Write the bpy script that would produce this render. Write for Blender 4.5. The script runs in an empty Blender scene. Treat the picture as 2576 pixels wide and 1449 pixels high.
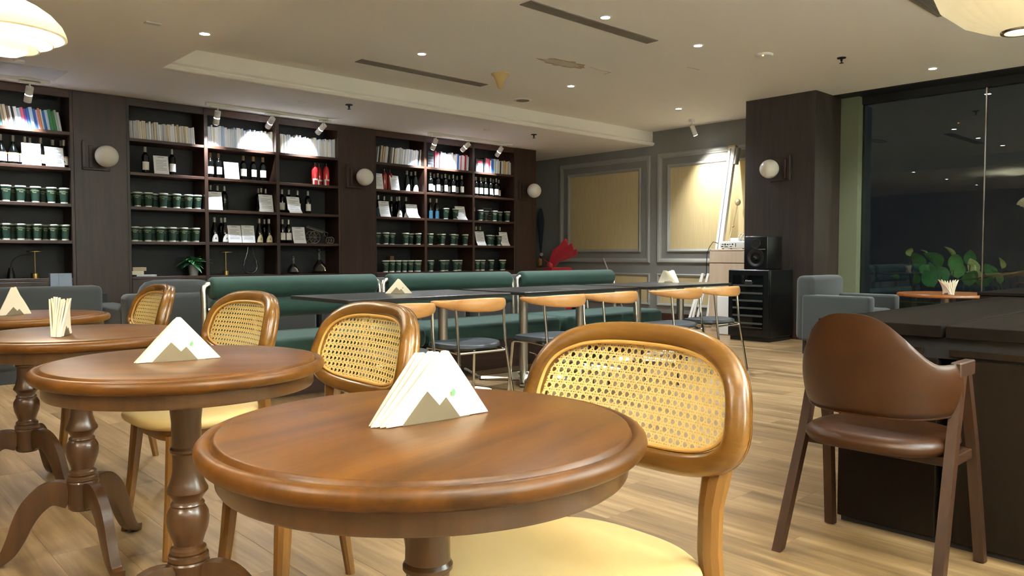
import bpy, bmesh, math, random
from mathutils import Vector, Matrix
S = bpy.context.scene
C = S.collection
PI = math.pi
R = math.radians
random.seed(7)

# ------------------------------------------------------------------ camera
W_PX, H_PX, FPX, HORIZON, CAM_H = 2576.0, 1449.0, 1930.0, 643.0, 1.0
PITCH = math.atan((H_PX / 2 - HORIZON) / FPX)
YAW = R(47.2)
_fw = Vector((math.cos(YAW), math.sin(YAW), 0)); RT = Vector((math.sin(YAW), -math.cos(YAW), 0)); UPW = Vector((0, 0, 1))
FWD = _fw * math.cos(PITCH) - UPW * math.sin(PITCH)
UPV = _fw * math.sin(PITCH) + UPW * math.cos(PITCH)
CP = Vector((0, 0, CAM_H))
cam_d = bpy.data.cameras.new('camera'); cam = bpy.data.objects.new('camera', cam_d); C.objects.link(cam)
cam_d.sensor_fit = 'HORIZONTAL'; cam_d.sensor_width = 36.0; cam_d.lens = FPX / W_PX * 36.0
cam_d.clip_start = 0.02; cam_d.clip_end = 100
m3 = Matrix((RT, UPV, -FWD)).transposed()
cam.matrix_world = Matrix.Translation(CP) @ m3.to_4x4()
S.camera = cam


def ray(x, y): return FWD + RT * ((x - W_PX / 2) / FPX) - UPV * ((y - H_PX / 2) / FPX)
def onz(x, y, z): d = ray(x, y); return CP + d * ((z - CAM_H) / d.z)
def onX(x, y, X): d = ray(x, y); return CP + d * (X / d.x)
def onY(x, y, Y): d = ray(x, y); return CP + d * (Y / d.y)
def proj(p):
    v = Vector(p) - CP; z = v.dot(FWD)
    return (W_PX / 2 + FPX * v.dot(RT) / z, H_PX / 2 - FPX * v.dot(UPV) / z, z)


# ------------------------------------------------------------------ world, exposure, light levels
wd = bpy.data.worlds.new('night'); S.world = wd; wd.use_nodes = True
wd.node_tree.nodes['Background'].inputs[0].default_value = (0.010, 0.013, 0.018, 1)
wd.node_tree.nodes['Background'].inputs[1].default_value = 0.25
vs = S.view_settings
vs.view_transform = 'Standard'; vs.look = 'None'; vs.gamma = 1.0; vs.use_curve_mapping = False
vs.exposure = 1.65
DOWN_W, DOWN_C = 38.0, (0.90, 0.97, 1.0)
TRACK_W, TRACK_C = 66.0, (0.86, 0.93, 1.0)
PEND_W, PEND_C = 76.0, (1.0, 0.91, 0.72)
BUB_W, BUB_C = 430.0, (0.80, 0.95, 1.0)

HU, HL = 2.92, 2.70            # tray ceiling, lower ceiling
XP, XG, XPIL, YF, YB = 9.77, 9.48, 8.70, 8.90, 10.0   # panelled wall, glass, pillar face, bookcase fronts, back wall
TRX, TRY = 2.45, 7.33          # edges of the raised ceiling tray
X0, Y0 = -3.6, -3.4            # the room behind the camera


# ------------------------------------------------------------------ materials
def lin(c):
    return tuple((v / 12.92 if v <= 0.04045 else ((v + 0.055) / 1.055) ** 2.4) for v in (x / 255.0 for x in c)) + (1.0,)


def mat(name, col, rough=0.5, metal=0.0, coat=0.0, spec=0.5, bump=0.0, bscale=60.0, var=0.0, vscale=6.0, stretch=(1, 1, 1), sheen=0.0, em=None, ems=0.0, trans=0.0, orand=0.0):
    m = bpy.data.materials.new(name); m.use_nodes = True
    nt = m.node_tree; b = nt.nodes['Principled BSDF']
    base = lin(col)
    b.inputs['Base Color'].default_value = base
    b.inputs['Roughness'].default_value = rough; b.inputs['Metallic'].default_value = metal
    b.inputs['Coat Weight'].default_value = coat; b.inputs['Coat Roughness'].default_value = 0.12
    b.inputs['Specular IOR Level'].default_value = spec
    b.inputs['Sheen Weight'].default_value = sheen; b.inputs['Transmission Weight'].default_value = trans
    if em:
        b.inputs['Emission Color'].default_value = (*em, 1); b.inputs['Emission Strength'].default_value = ems
    tc = mp = None
    if var or bump:
        tc = nt.nodes.new('ShaderNodeTexCoord'); mp = nt.nodes.new('ShaderNodeMapping')
        mp.inputs['Scale'].default_value = stretch
        nt.links.new(tc.outputs['Object'], mp.inputs['Vector'])
    if var:
        n = nt.nodes.new('ShaderNodeTexNoise'); n.inputs['Scale'].default_value = vscale; n.inputs['Detail'].default_value = 5
        nt.links.new(mp.outputs[0], n.inputs['Vector'])
        r = nt.nodes.new('ShaderNodeMapRange'); r.inputs['From Min'].default_value = .3; r.inputs['From Max'].default_value = .7
        r.inputs['To Min'].default_value = 1 - var; r.inputs['To Max'].default_value = 1 + var
        nt.links.new(n.outputs['Fac'], r.inputs['Value'])
        mx = nt.nodes.new('ShaderNodeVectorMath'); mx.operation = 'SCALE'; mx.inputs[0].default_value = base[:3]
        nt.links.new(r.outputs[0], mx.inputs['Scale'])
        nt.links.new(mx.outputs[0], b.inputs['Base Color'])
    if bump:
        n2 = nt.nodes.new('ShaderNodeTexNoise'); n2.inputs['Scale'].default_value = bscale; n2.inputs['Detail'].default_value = 3
        nt.links.new(mp.outputs[0], n2.inputs['Vector'])
        bp = nt.nodes.new('ShaderNodeBump'); bp.inputs['Strength'].default_value = bump; bp.inputs['Distance'].default_value = 0.004
        nt.links.new(n2.outputs['Fac'], bp.inputs['Height']); nt.links.new(bp.outputs[0], b.inputs['Normal'])
    return m


def wood(name, c1, c2, c3=None, axis=0, fine=34.0, along=0.05, rough=0.35, coat=0.0, bump=0.04, planks=None, spec=0.5, isl=False):
    """grain drawn out along one axis; every object (and every island when isl) gets its own shift and tone"""
    m = bpy.data.materials.new(name); m.use_nodes = True
    nt = m.node_tree; L = nt.links; b = nt.nodes['Principled BSDF']
    b.inputs['Roughness'].default_value = rough; b.inputs['Coat Weight'].default_value = coat
    b.inputs['Coat Roughness'].default_value = 0.1; b.inputs['Specular IOR Level'].default_value = spec
    tc = nt.nodes.new('ShaderNodeTexCoord'); oi = nt.nodes.new('ShaderNodeObjectInfo')
    rnd = oi.outputs['Random']
    if isl:
        ge = nt.nodes.new('ShaderNodeNewGeometry'); ad = nt.nodes.new('ShaderNodeMath'); ad.operation = 'ADD'
        L.new(rnd, ad.inputs[0]); L.new(ge.outputs['Random Per Island'], ad.inputs[1])
        fr = nt.nodes.new('ShaderNodeMath'); fr.operation = 'FRACT'; L.new(ad.outputs[0], fr.inputs[0]); rnd = fr.outputs[0]
    mp = nt.nodes.new('ShaderNodeMapping'); sc = [1, 1, 1]; sc[axis] = along; mp.inputs['Scale'].default_value = sc
    ofs = nt.nodes.new('ShaderNodeMath'); ofs.operation = 'MULTIPLY'; ofs.inputs[1].default_value = 37.0; L.new(rnd, ofs.inputs[0])
    cb = nt.nodes.new('ShaderNodeCombineXYZ')
    for i in range(3): L.new(ofs.outputs[0], cb.inputs[i])
    L.new(tc.outputs['Object'], mp.inputs['Vector']); L.new(cb.outputs[0], mp.inputs['Location'])
    n1 = nt.nodes.new('ShaderNodeTexNoise'); n1.inputs['Scale'].default_value = fine; n1.inputs['Detail'].default_value = 7
    n1.inputs['Roughness'].default_value = .62; n1.inputs['Distortion'].default_value = .35
    n2 = nt.nodes.new('ShaderNodeTexNoise'); n2.inputs['Scale'].default_value = fine * .16; n2.inputs['Detail'].default_value = 4
    n2.inputs['Distortion'].default_value = .8
    for n in (n1, n2): L.new(mp.outputs[0], n.inputs['Vector'])
    mx = nt.nodes.new('ShaderNodeMix'); mx.data_type = 'FLOAT'; mx.inputs[0].default_value = .5
    L.new(n1.outputs['Fac'], mx.inputs[2]); L.new(n2.outputs['Fac'], mx.inputs[3])
    cr = nt.nodes.new('ShaderNodeValToRGB'); e = cr.color_ramp.elements
    e[0].position = .34; e[0].color = lin(c1); e[1].position = .66; e[1].color = lin(c2)
    if c3: k = e.new(.5); k.color = lin(c3)
    L.new(mx.outputs[0], cr.inputs['Fac'])
    src = cr.outputs['Color']
    if planks:
        mr = nt.nodes.new('ShaderNodeMapRange'); mr.inputs['To Min'].default_value = 1 - planks; mr.inputs['To Max'].default_value = 1 + planks
        L.new(rnd, mr.inputs['Value'])
        vm = nt.nodes.new('ShaderNodeVectorMath'); vm.operation = 'SCALE'; L.new(src, vm.inputs[0]); L.new(mr.outputs[0], vm.inputs['Scale']); src = vm.outputs[0]
    L.new(src, b.inputs['Base Color'])
    bp = nt.nodes.new('ShaderNodeBump'); bp.inputs['Strength'].default_value = bump; bp.inputs['Distance'].default_value = .003
    L.new(n1.outputs['Fac'], bp.inputs['Height']); L.new(bp.outputs[0], b.inputs['Normal'])
    return m


M = {}
M['ceil'] = mat('ceiling_paint', (240, 237, 230), .9, bump=.03, bscale=40)
M['wallgrey'] = mat('grey_wall_paint', (128, 128, 124), .75, bump=.03, var=.05, vscale=3)
M['mould'] = mat('grey_moulding_paint', (150, 150, 145), .5)
M['insert'] = mat('straw_wallcover', (196, 178, 134), .62, var=.07, vscale=60, stretch=(1, 1, .05), bump=.05, bscale=160)
M['wallplain'] = mat('plain_wall_paint', (150, 140, 126), .85)
M['floor'] = wood('floor_planks', (96, 75, 48), (170, 142, 104), (136, 109, 74), axis=1, fine=30, along=.06, rough=.36, bump=.05, planks=.09, isl=True)
M['subfloor'] = mat('floor_base', (70, 52, 36), .7)
M['shelfwood'] = wood('dark_walnut', (34, 20, 15), (62, 38, 27), axis=2, fine=26, along=.07, rough=.42, bump=.05)
M['shelfwoodx'] = wood('dark_walnut_shelf', (40, 24, 17), (74, 46, 32), axis=0, fine=26, along=.07, rough=.42, bump=.05)
M['backwood'] = mat('bookcase_back_black', (27, 26, 28), .6)
M['pillar'] = wood('pillar_walnut', (38, 30, 25), (60, 50, 43), axis=2, fine=30, along=.06, rough=.5, bump=.05)
M['tabletop'] = wood('table_mahogany', (60, 35, 8), (114, 71, 19), (90, 53, 12), axis=0, fine=22, along=.08, rough=.36, coat=.0, spec=.3, bump=.02)
M['tablewood'] = wood('table_turned_wood', (54, 34, 16), (86, 56, 28), axis=2, fine=24, along=.09, rough=.3, coat=.3, bump=.02)
M['chairwood'] = wood('cane_chair_beech', (94, 61, 19), (138, 95, 34), (115, 77, 26), axis=1, fine=30, along=.1, rough=.26, coat=.35, bump=.02)
M['chairlegwood'] = wood('cane_chair_leg', (88, 57, 19), (132, 89, 34), axis=2, fine=30, along=.08, rough=.3, coat=.25, bump=.02)
M['cane'] = mat('woven_cane', (240, 214, 142), .5, var=.06, vscale=90)
M['canerim'] = mat('cane_spline', (214, 168, 92), .45)
M['cream'] = mat('cream_leatherette', (200, 172, 114), .5, bump=.05, bscale=220)
M['napkin'] = mat('paper_napkin', (238, 226, 202), .9, bump=.06, bscale=320)
M['steelplate'] = mat('brushed_steel', (128, 116, 94), .42, metal=.55, bump=.02, bscale=200, stretch=(1, 1, 12))
M['chrome'] = mat('chrome', (205, 203, 198), .12, metal=1.0)
M['satinsteel'] = mat('satin_steel', (176, 172, 164), .3, metal=1.0)
M['blackmetal'] = mat('black_metal', (20, 20, 20), .4, metal=.3)
M['blacktop'] = mat('black_table_laminate', (38, 36, 34), .3, bump=.02, bscale=150)
M['blackleather'] = mat('black_leather', (34, 40, 46), .42, bump=.06, bscale=240)
M['horn'] = wood('horn_beech', (168, 118, 66), (206, 154, 94), axis=0, fine=22, along=.1, rough=.38, bump=.02)
M['velvet'] = mat('green_velvet', (14, 50, 40), .8, sheen=.10, var=.16, vscale=7, bump=.04, bscale=300)
M['greyfab'] = mat('grey_sofa_fabric', (45, 48, 46), .95, sheen=.2, bump=.2, bscale=420, var=.06, vscale=300)
M['brownleather'] = mat('cognac_leather', (54, 28, 7), .38, spec=.4, bump=.05, bscale=260, var=.08, vscale=9)
M['browntwood'] = wood('brown_chair_walnut', (40, 24, 14), (70, 44, 26), axis=2, fine=30, along=.07, rough=.42, bump=.03)
M['deskwood'] = wood('desk_walnut', (20, 13, 6), (38, 26, 14), (28, 19, 10), axis=2, fine=14, along=.12, rough=.6, spec=.12, bump=.04)
M['desktop'] = wood('desk_top_walnut', (20, 17, 14), (32, 27, 22), axis=0, fine=20, along=.06, rough=.7, spec=.02, bump=.03)
M['orangewood'] = wood('orange_table_veneer', (118, 62, 14), (150, 86, 26), axis=1, fine=20, along=.08, rough=.3, coat=.2, bump=.02)
M['black'] = mat('black_plastic', (16, 16, 17), .45)
M['fridge'] = mat('fridge_black', (9, 10, 11), .28)
M['darkgrey'] = mat('dark_grey_plastic', (27, 28, 30), .5)
M['midgrey'] = mat('mid_grey_plastic', (96, 96, 92), .5)
M['fridgeshelf'] = mat('fridge_shelf_edge', (58, 58, 55), .5)
M['white'] = mat('white_plastic', (232, 232, 228), .45)
M['whitemetal'] = mat('white_powder_coat', (226, 224, 218), .5)
M['ventgrey'] = mat('vent_grey', (132, 124, 112), .6)
M['beech'] = wood('pale_beech_laminate', (206, 184, 158), (222, 203, 180), axis=2, fine=40, along=.05, rough=.5, bump=.02)
M['globe'] = mat('opal_glass_globe', (236, 232, 222), .3, coat=.3)
M['brass'] = mat('brass', (196, 168, 108), .3, metal=1.0)
M['cupgreen'] = mat('cup_green', (34, 66, 52), .55)
M['cupwhite'] = mat('cup_white', (240, 240, 236), .5)
M['cuptext'] = mat('cup_lettering', (226, 226, 180), .5)
M['paper'] = mat('white_paper', (240, 241, 243), .8)
M['papertext'] = mat('paper_print', (150, 155, 170), .8)
M['bottle'] = mat('bottle_dark_glass', (5, 7, 6), .1, coat=.2)
M['bottlered'] = mat('bottle_red_glass', (206, 48, 52), .12, coat=.5)
M['bottlepink'] = mat('bottle_rose_glass', (150, 48, 44), .12, coat=.5)
M['bottleblue'] = mat('bottle_blue_label', (46, 96, 122), .4)
M['label'] = mat('label_white', (244, 243, 238), .7)
M['labelcream'] = mat('label_cream', (206, 190, 150), .7)
M['labelink'] = mat('label_ink', (96, 92, 88), .7)
M['capgrey'] = mat('foil_cap_grey', (150, 146, 136), .35, metal=.4)
M['cork'] = mat('cork', (150, 120, 84), .9)
M['leaf'] = mat('leaf_green', (110, 176, 112), .45, var=.25, vscale=12)
M['leafpale'] = mat('leaf_pale', (212, 226, 160), .45, var=.2, vscale=20)
M['leafdark'] = mat('leaf_dark', (80, 144, 96), .45, var=.25, vscale=12)
M['stem'] = mat('plant_stem', (92, 86, 58), .7)
M['pot'] = mat('plant_pot_grey', (150, 154, 152), .7)
M['red'] = mat('red_ribbon', (176, 28, 44), .6, sheen=.3)
M['cardboard'] = mat('cardboard', (120, 92, 64), .85)
M['navy'] = mat('navy_cloth', (24, 34, 50), .9)
M['tan'] = mat('tan_wood', (206, 146, 92), .6)
M['ivory'] = mat('ivory_wood', (206, 190, 150), .6)
M['cable'] = mat('white_cable', (220, 218, 210), .5)
M['stain'] = mat('peeling_paint', (196, 170, 140), .95, var=.2, vscale=30)
M['stainedge'] = mat('peeled_plaster', (206, 200, 188), .95)
M['outground'] = mat('outside_ground', (38, 40, 34), .95)
M['outwall'] = mat('pale_green_pier', (104, 108, 82), .9, bump=.05, bscale=20)
M['patch'] = mat('ceiling_patch', (214, 216, 220), .9, var=.04, vscale=9)
M['lens'] = mat('downlight_lens', (255, 250, 240), .4, em=(1.0, .93, .82), ems=30)
M['spotlens'] = mat('spot_lens', (240, 245, 255), .4, em=(.9, .95, 1.0), ems=14)
M['redled'] = mat('led_red', (255, 80, 30), .4, em=(1.0, .25, .05), ems=4)


def shade_mat(name='pendant_shade', col=(252, 248, 234), tr_=.15):
    m = bpy.data.materials.new(name); m.use_nodes = True; nt = m.node_tree; L = nt.links
    b = nt.nodes['Principled BSDF']; b.inputs['Base Color'].default_value = lin(col); b.inputs['Roughness'].default_value = .5
    t = nt.nodes.new('ShaderNodeBsdfTranslucent'); t.inputs[0].default_value = lin((255, 248, 232))
    mx = nt.nodes.new('ShaderNodeMixShader'); mx.inputs[0].default_value = tr_
    L.new(b.outputs[0], mx.inputs[1]); L.new(t.outputs[0], mx.inputs[2]); L.new(mx.outputs[0], nt.nodes['Material Output'].inputs[0])
    return m


def glass_mat(name, tint, refl_rough=.0, refl=1.0, trans=(1, 1, 1)):
    m = bpy.data.materials.new(name); m.use_nodes = True; nt = m.node_tree; L = nt.links
    nt.nodes.remove(nt.nodes['Principled BSDF'])
    tr = nt.nodes.new('ShaderNodeBsdfTransparent'); tr.inputs[0].default_value = (*trans, 1)
    gl = nt.nodes.new('ShaderNodeBsdfGlossy'); gl.inputs['Roughness'].default_value = refl_rough; gl.inputs['Color'].default_value = (*tint, 1)
    fr = nt.nodes.new('ShaderNodeFresnel'); fr.inputs['IOR'].default_value = 1.52
    mu = nt.nodes.new('ShaderNodeMath'); mu.operation = 'MULTIPLY'; mu.inputs[1].default_value = refl; mu.use_clamp = True
    L.new(fr.outputs[0], mu.inputs[0])
    mx = nt.nodes.new('ShaderNodeMixShader'); L.new(mu.outputs[0], mx.inputs[0]); L.new(tr.outputs[0], mx.inputs[1]); L.new(gl.outputs[0], mx.inputs[2])
    L.new(mx.outputs[0], nt.nodes['Material Output'].inputs[0])
    return m


M['shade'] = shade_mat()
M['bubble'] = shade_mat('bubble_skin', (236, 222, 186), .1)
M['glass'] = glass_mat('window_glass', (.92, 1, .92), 0, 1.15, (.86, .9, .86))
M['clearglass'] = glass_mat('clear_glass', (1, 1, 1), .02, 1.6, (.9, .93, .95))
M['acrylic'] = mat('clear_acrylic', (176, 192, 216), .25, trans=.45)


# ------------------------------------------------------------------ mesh building
class MB:
    def __init__(s): s.v = []; s.f = []
    def add(s, vs_, fs_):
        o = len(s.v); s.v += [tuple(p) for p in vs_]; s.f += [tuple(i + o for i in f) for f in fs_]; return s
    def box(s, x0, x1, y0, y1, z0, z1):
        return s.add([(x0, y0, z0), (x1, y0, z0), (x1, y1, z0), (x0, y1, z0), (x0, y0, z1), (x1, y0, z1), (x1, y1, z1), (x0, y1, z1)],
                     [(0, 3, 2, 1), (4, 5, 6, 7), (0, 1, 5, 4), (1, 2, 6, 5), (2, 3, 7, 6), (3, 0, 4, 7)])
    def cbox(s, x0, x1, y0, y1, z0, z1, c=.004):
        bm = bmesh.new(); bmesh.ops.create_cube(bm, size=1)
        for v in bm.verts:
            v.co = ((x0 + x1) / 2 + v.co.x * (x1 - x0), (y0 + y1) / 2 + v.co.y * (y1 - y0), (z0 + z1) / 2 + v.co.z * (z1 - z0))
        bmesh.ops.bevel(bm, geom=bm.edges[:], offset=c, segments=1 if c < .012 else 3, affect='EDGES', profile=.5)
        bm.verts.index_update(); s.add([v.co[:] for v in bm.verts], [[v.index for v in f.verts] for f in bm.faces]); bm.free(); return s
    def lathe(s, prof, n=32, c=(0, 0, 0), ax='z'):
        o = len(s.v); rings = []
        for r, z in prof:
            if r < 1e-6: s.v.append(s._ax(0, 0, z, c, ax)); rings.append((len(s.v) - 1,))
            else:
                st = len(s.v)
                for i in range(n):
                    a = 2 * PI * i / n; s.v.append(s._ax(r * math.cos(a), r * math.sin(a), z, c, ax))
                rings.append(tuple(range(st, st + n)))
        for a, b in zip(rings, rings[1:]):
            for i in range(n):
                j = (i + 1) % n
                if len(a) == 1 and len(b) == 1: continue
                if len(a) == 1: s.f.append((a[0], b[j], b[i]))
                elif len(b) == 1: s.f.append((a[i], a[j], b[0]))
                else: s.f.append((a[i], a[j], b[j], b[i]))
        return s
    def _ax(s, x, y, z, c, ax):
        if ax == 'z': p = (x, y, z)
        elif ax == 'x': p = (z, x, y)
        else: p = (y, z, x)
        return (p[0] + c[0], p[1] + c[1], p[2] + c[2])
    def tube(s, path, r, n=10, caps=True, sy=1.0):
        P = [Vector(p) for p in path]; rr = r if isinstance(r, (list, tuple)) else [r] * len(P)
        t0 = (P[1] - P[0]).normalized(); ref = Vector((0, 0, 1)) if abs(t0.z) < .9 else Vector((1, 0, 0))
        nrm = (ref - t0 * ref.dot(t0)).normalized(); rings = []
        for i, p in enumerate(P):
            t = (P[min(i + 1, len(P) - 1)] - P[max(i - 1, 0)]).normalized()
            nrm = (nrm - t * nrm.dot(t)).normalized(); bi = t.cross(nrm); st = len(s.v)
            for k in range(n):
                a = 2 * PI * k / n; q = p + nrm * (math.cos(a) * rr[i]) + bi * (math.sin(a) * rr[i] * sy); s.v.append(tuple(q))
            rings.append(st)
        for a, b in zip(rings, rings[1:]):
            for k in range(n): s.f.append((a + k, a + (k + 1) % n, b + (k + 1) % n, b + k))
        if caps:
            s.f.append(tuple(rings[0] + k for k in reversed(range(n)))); s.f.append(tuple(rings[-1] + k for k in range(n)))
        return s
    def sweep(s, pts, na, nb, sec, closed=False):
        """section (a,b) pairs placed with per-point axes na, nb"""
        k = len(sec); st = len(s.v)
        for p, a, b in zip(pts, na, nb):
            for (u, w) in sec: s.v.append(tuple(Vector(p) + Vector(a) * u + Vector(b) * w))
        m = len(pts)
        for i in range(m if closed else m - 1):
            j = (i + 1) % m
            for q in range(k):
                q2 = (q + 1) % k; s.f.append((st + i * k + q, st + j * k + q, st + j * k + q2, st + i * k + q2))
        if not closed:
            s.f.append(tuple(st + q for q in range(k))); s.f.append(tuple(st + (m - 1) * k + q for q in reversed(range(k))))
        return s
    def prism(s, poly, d0, d1, plane='xz'):
        def P(u, w, d): return (u, d, w) if plane == 'xz' else ((u, w, d) if plane == 'xy' else (d, u, w))
        n = len(poly); return s.add([P(u, w, d0) for u, w in poly] + [P(u, w, d1) for u, w in poly],
            [tuple(range(n)), tuple(reversed(range(n, 2 * n)))] + [(i, n + i, n + (i + 1) % n, (i + 1) % n) for i in range(n)])
    def pad(s, hx, hy, layers, n=44, e=2.6, c=(0, 0, 0), fn=None):
        """stack of superellipse rings: layers (scale, z)"""
        rings = []
        for k, (sc, z) in enumerate(layers):
            if sc < 1e-6: s.v.append((c[0], c[1], c[2] + z)); rings.append((len(s.v) - 1,)); continue
            st = len(s.v)
            for i in range(n):
                a = 2 * PI * i / n; ca, sa = math.cos(a), math.sin(a)
                x = hx * sc * math.copysign(abs(ca) ** (2 / e), ca); y = hy * sc * math.copysign(abs(sa) ** (2 / e), sa); zz = z
                if fn: x, y, zz = fn(x, y, zz)
                s.v.append((c[0] + x, c[1] + y, c[2] + zz))
            rings.append(tuple(range(st, st + n)))
        for a, b in zip(rings, rings[1:]):
            for i in range(n):
                j = (i + 1) % n
                if len(a) == 1: s.f.append((a[0], b[j], b[i]))
                elif len(b) == 1: s.f.append((a[i], a[j], b[0]))
                else: s.f.append((a[i], a[j], b[j], b[i]))
        return s
    def sphere(s, r, c=(0, 0, 0), n=24, m=14, sz=1.0):
        return s.lathe([(r * math.sin(PI * k / m), -r * sz * math.cos(PI * k / m)) for k in range(m + 1)], n, c)
    def xf(s, mtx):
        s.v = [tuple(mtx @ Vector(p)) for p in s.v]; return s
    def map(s, fn): s.v = [tuple(fn(*p)) for p in s.v]; return s
    def mesh(s, name, smooth=True, ang=35):
        me = bpy.data.meshes.new(name); me.from_pydata(s.v, [], s.f)
        bm = bmesh.new(); bm.from_mesh(me); bmesh.ops.recalc_face_normals(bm, faces=bm.faces[:]); bm.to_mesh(me); bm.free()
        if smooth:
            me.polygons.foreach_set('use_smooth', [True] * len(me.polygons)); me.set_sharp_from_angle(angle=R(ang))
        me.update(); return me


ORD = ('first second third fourth fifth sixth seventh eighth ninth tenth eleventh twelfth thirteenth fourteenth fifteenth sixteenth seventeenth eighteenth nineteenth twentieth'.split()
       + ['twenty-' + w for w in 'first second third fourth fifth sixth seventh eighth ninth'.split()] + ['thirtieth', 'thirty-first', 'thirty-second'])


def tag(o, label=None, cat=None, group=None, kind=None):
    if label: o['label'] = label
    if cat: o['category'] = cat
    if group: o['group'] = group
    if kind: o['kind'] = kind
    return o


def link(name, me, m, parent=None, loc=None, rz=None):
    o = bpy.data.objects.new(name, me); C.objects.link(o)
    if m and not me.materials: me.materials.append(m if not isinstance(m, str) else M[m])
    if parent: o.parent = parent
    if loc: o.location = loc
    if rz: o.rotation_euler = (0, 0, rz)
    return o


def part(name, mb, m, parent=None, smooth=True, ang=35, **kw): return link(name, mb.mesh(name, smooth, ang), m, parent, **kw)
def struct(name, mb, m, smooth=False): return tag(part(name, mb, m, smooth=smooth), kind='structure')
def thing(name, label, cat, loc=(0, 0, 0), rz=0, group=None):
    o = bpy.data.objects.new(name, None); o.empty_display_size = .1; C.objects.link(o); o.location = loc; o.rotation_euler = (0, 0, rz)
    return tag(o, label, cat, group)
def kids(o): return [c for c in bpy.data.objects if c.parent == o]
def dup(o, label=None, loc=None, rz=None, group=None, ch=None):
    r = o.copy(); C.objects.link(r)
    if label: r['label'] = label
    if group: r['group'] = group
    if loc is not None: r.location = loc
    if rz is not None: r.rotation_euler = (0, 0, rz)
    for c in (ch if ch is not None else list(o.children)):
        k = c.copy(); C.objects.link(k); k.parent = r
        for g in list(c.children):
            q = g.copy(); C.objects.link(q); q.parent = k
    return r


def spot(parent, loc, target, watt, col, size=1.2, blend=.5, rad=.03, name='lamp_light'):
    d = bpy.data.lights.new(name, 'SPOT'); d.energy = watt; d.color = col; d.spot_size = size; d.spot_blend = blend; d.shadow_soft_size = rad
    o = bpy.data.objects.new(name, d); C.objects.link(o); o.location = loc
    o.rotation_euler = (Vector(target) - Vector(loc)).to_track_quat('-Z', 'Y').to_euler()
    if parent: o.parent = parent; o.matrix_parent_inverse = parent.matrix_world.inverted() if parent.type != 'EMPTY' else Matrix.Translation(-parent.location)
    return o


def text_mesh(txt, size, align='CENTER', space=.9, shear=0):
    cu = bpy.data.curves.new('lettering', 'FONT'); cu.body = txt; cu.size = size; cu.align_x = align; cu.space_line = space; cu.resolution_u = 2; cu.shear = shear
    o = bpy.data.objects.new('lettering_tmp', cu); C.objects.link(o)
    bpy.context.view_layer.update()
    me = bpy.data.meshes.new_from_object(o.evaluated_get(bpy.context.evaluated_depsgraph_get()))
    bpy.data.objects.remove(o); bpy.data.curves.remove(cu); me.materials.clear(); return me

# ================================================================== THE ROOM
fl = struct('floor', MB().box(X0, XP + .1, Y0, YB + .1, -.10, -.012), 'subfloor')
PW, PL = .182, 1.22
allp = []
nx = int((XP + .1 - X0) / PW) + 1
for i in range(nx):
    off = [0, .41, .83, .2, .62, 1.03][i % 6]
    y = Y0 - off
    while y < YB + .1:
        a, b_ = max(y, Y0), min(y + PL, YB + .1)
        if b_ - a > .05:
            full = abs((b_ - a) - PL) < 1e-6
            c = Vector((X0 + (i + .5) * PW, (a + b_) / 2, 0)); px = proj(c)
            vis = px[2] > .3 and -250 < px[0] < 2826 and 780 < px[1] < 1900
            allp.append((0 if (vis and full) else 1, px[2] if px[2] > .3 else 99, X0 + i * PW, a, b_))
        y += PL
allp.sort()
pm = MB().cbox(.0003, PW - .0003, .0003, PL - .0003, -.012, 0, .0006).mesh('plank', False)
rest = MB()
for k, (h, d, x, a, b_) in enumerate(allp):
    if k < 290 and h == 0: link('plank', pm, 'floor', fl, loc=(x, a, 0))
    else: rest.box(x + .0006, x + PW - .0006, a + .0006, b_ - .0006, -.012, 0)
tag(part('plank_rest', rest, 'floor', fl, smooth=False), kind='stuff')

# ceiling: lower slab all round, a raised tray in the middle
cl = MB()
cl.box(X0, XP + .1, TRY, YB + .1, HL, HL + .5)
cl.box(X0, TRX, Y0, TRY, HL, HL + .5)
cl.box(TRX, XP + .1, Y0, TRY, HU, HU + .28)
struct('ceiling', cl, 'ceil')
tr = MB()
tr.prism([(TRY - .035, HL + .028), (TRY - .035, HL + .045), (TRY - .012, HL + .055), (TRY + .001, HL + .075), (TRY + .001, HL - .0), (TRY - .018, HL + .006)], TRX, XP - .001, 'yz')
struct('trim_1', tr, 'ceil')

struct('wall_back', MB().box(X0, XP + .1, YB, YB + .12, 0, HL), 'wallgrey')
struct('wall_left', MB().box(X0 - .12, X0, Y0, YB, 0, HL), 'wallplain')
struct('wall_front', MB().box(X0, XG + .6, Y0 - .12, Y0, 0, HU), 'wallplain')
wr = struct('wall_right', MB().box(XP, XP + .12, 5.05, YB, 0, HU + .1), 'wallgrey')


def frame_yz(y0, y1, z0, z1, w, d, X):
    """moulding frame standing proud of the plane X, mitred, with a stepped section"""
    mb = MB(); sec = [(0, 0), (0, d * .6), (w * .22, d), (w * .6, d * .8), (w * .75, d * .45), (w, d * .3), (w, 0)]
    pts = [(y0, z0), (y1, z0), (y1, z1), (y0, z1)]; inn = [(1, 1), (-1, 1), (-1, -1), (1, -1)]
    P = [(X, y, z) for y, z in pts]; A = [(0, a, b) for a, b in inn]; B = [(-1, 0, 0)] * 4
    return mb.sweep(P, A, B, sec, True)


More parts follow.
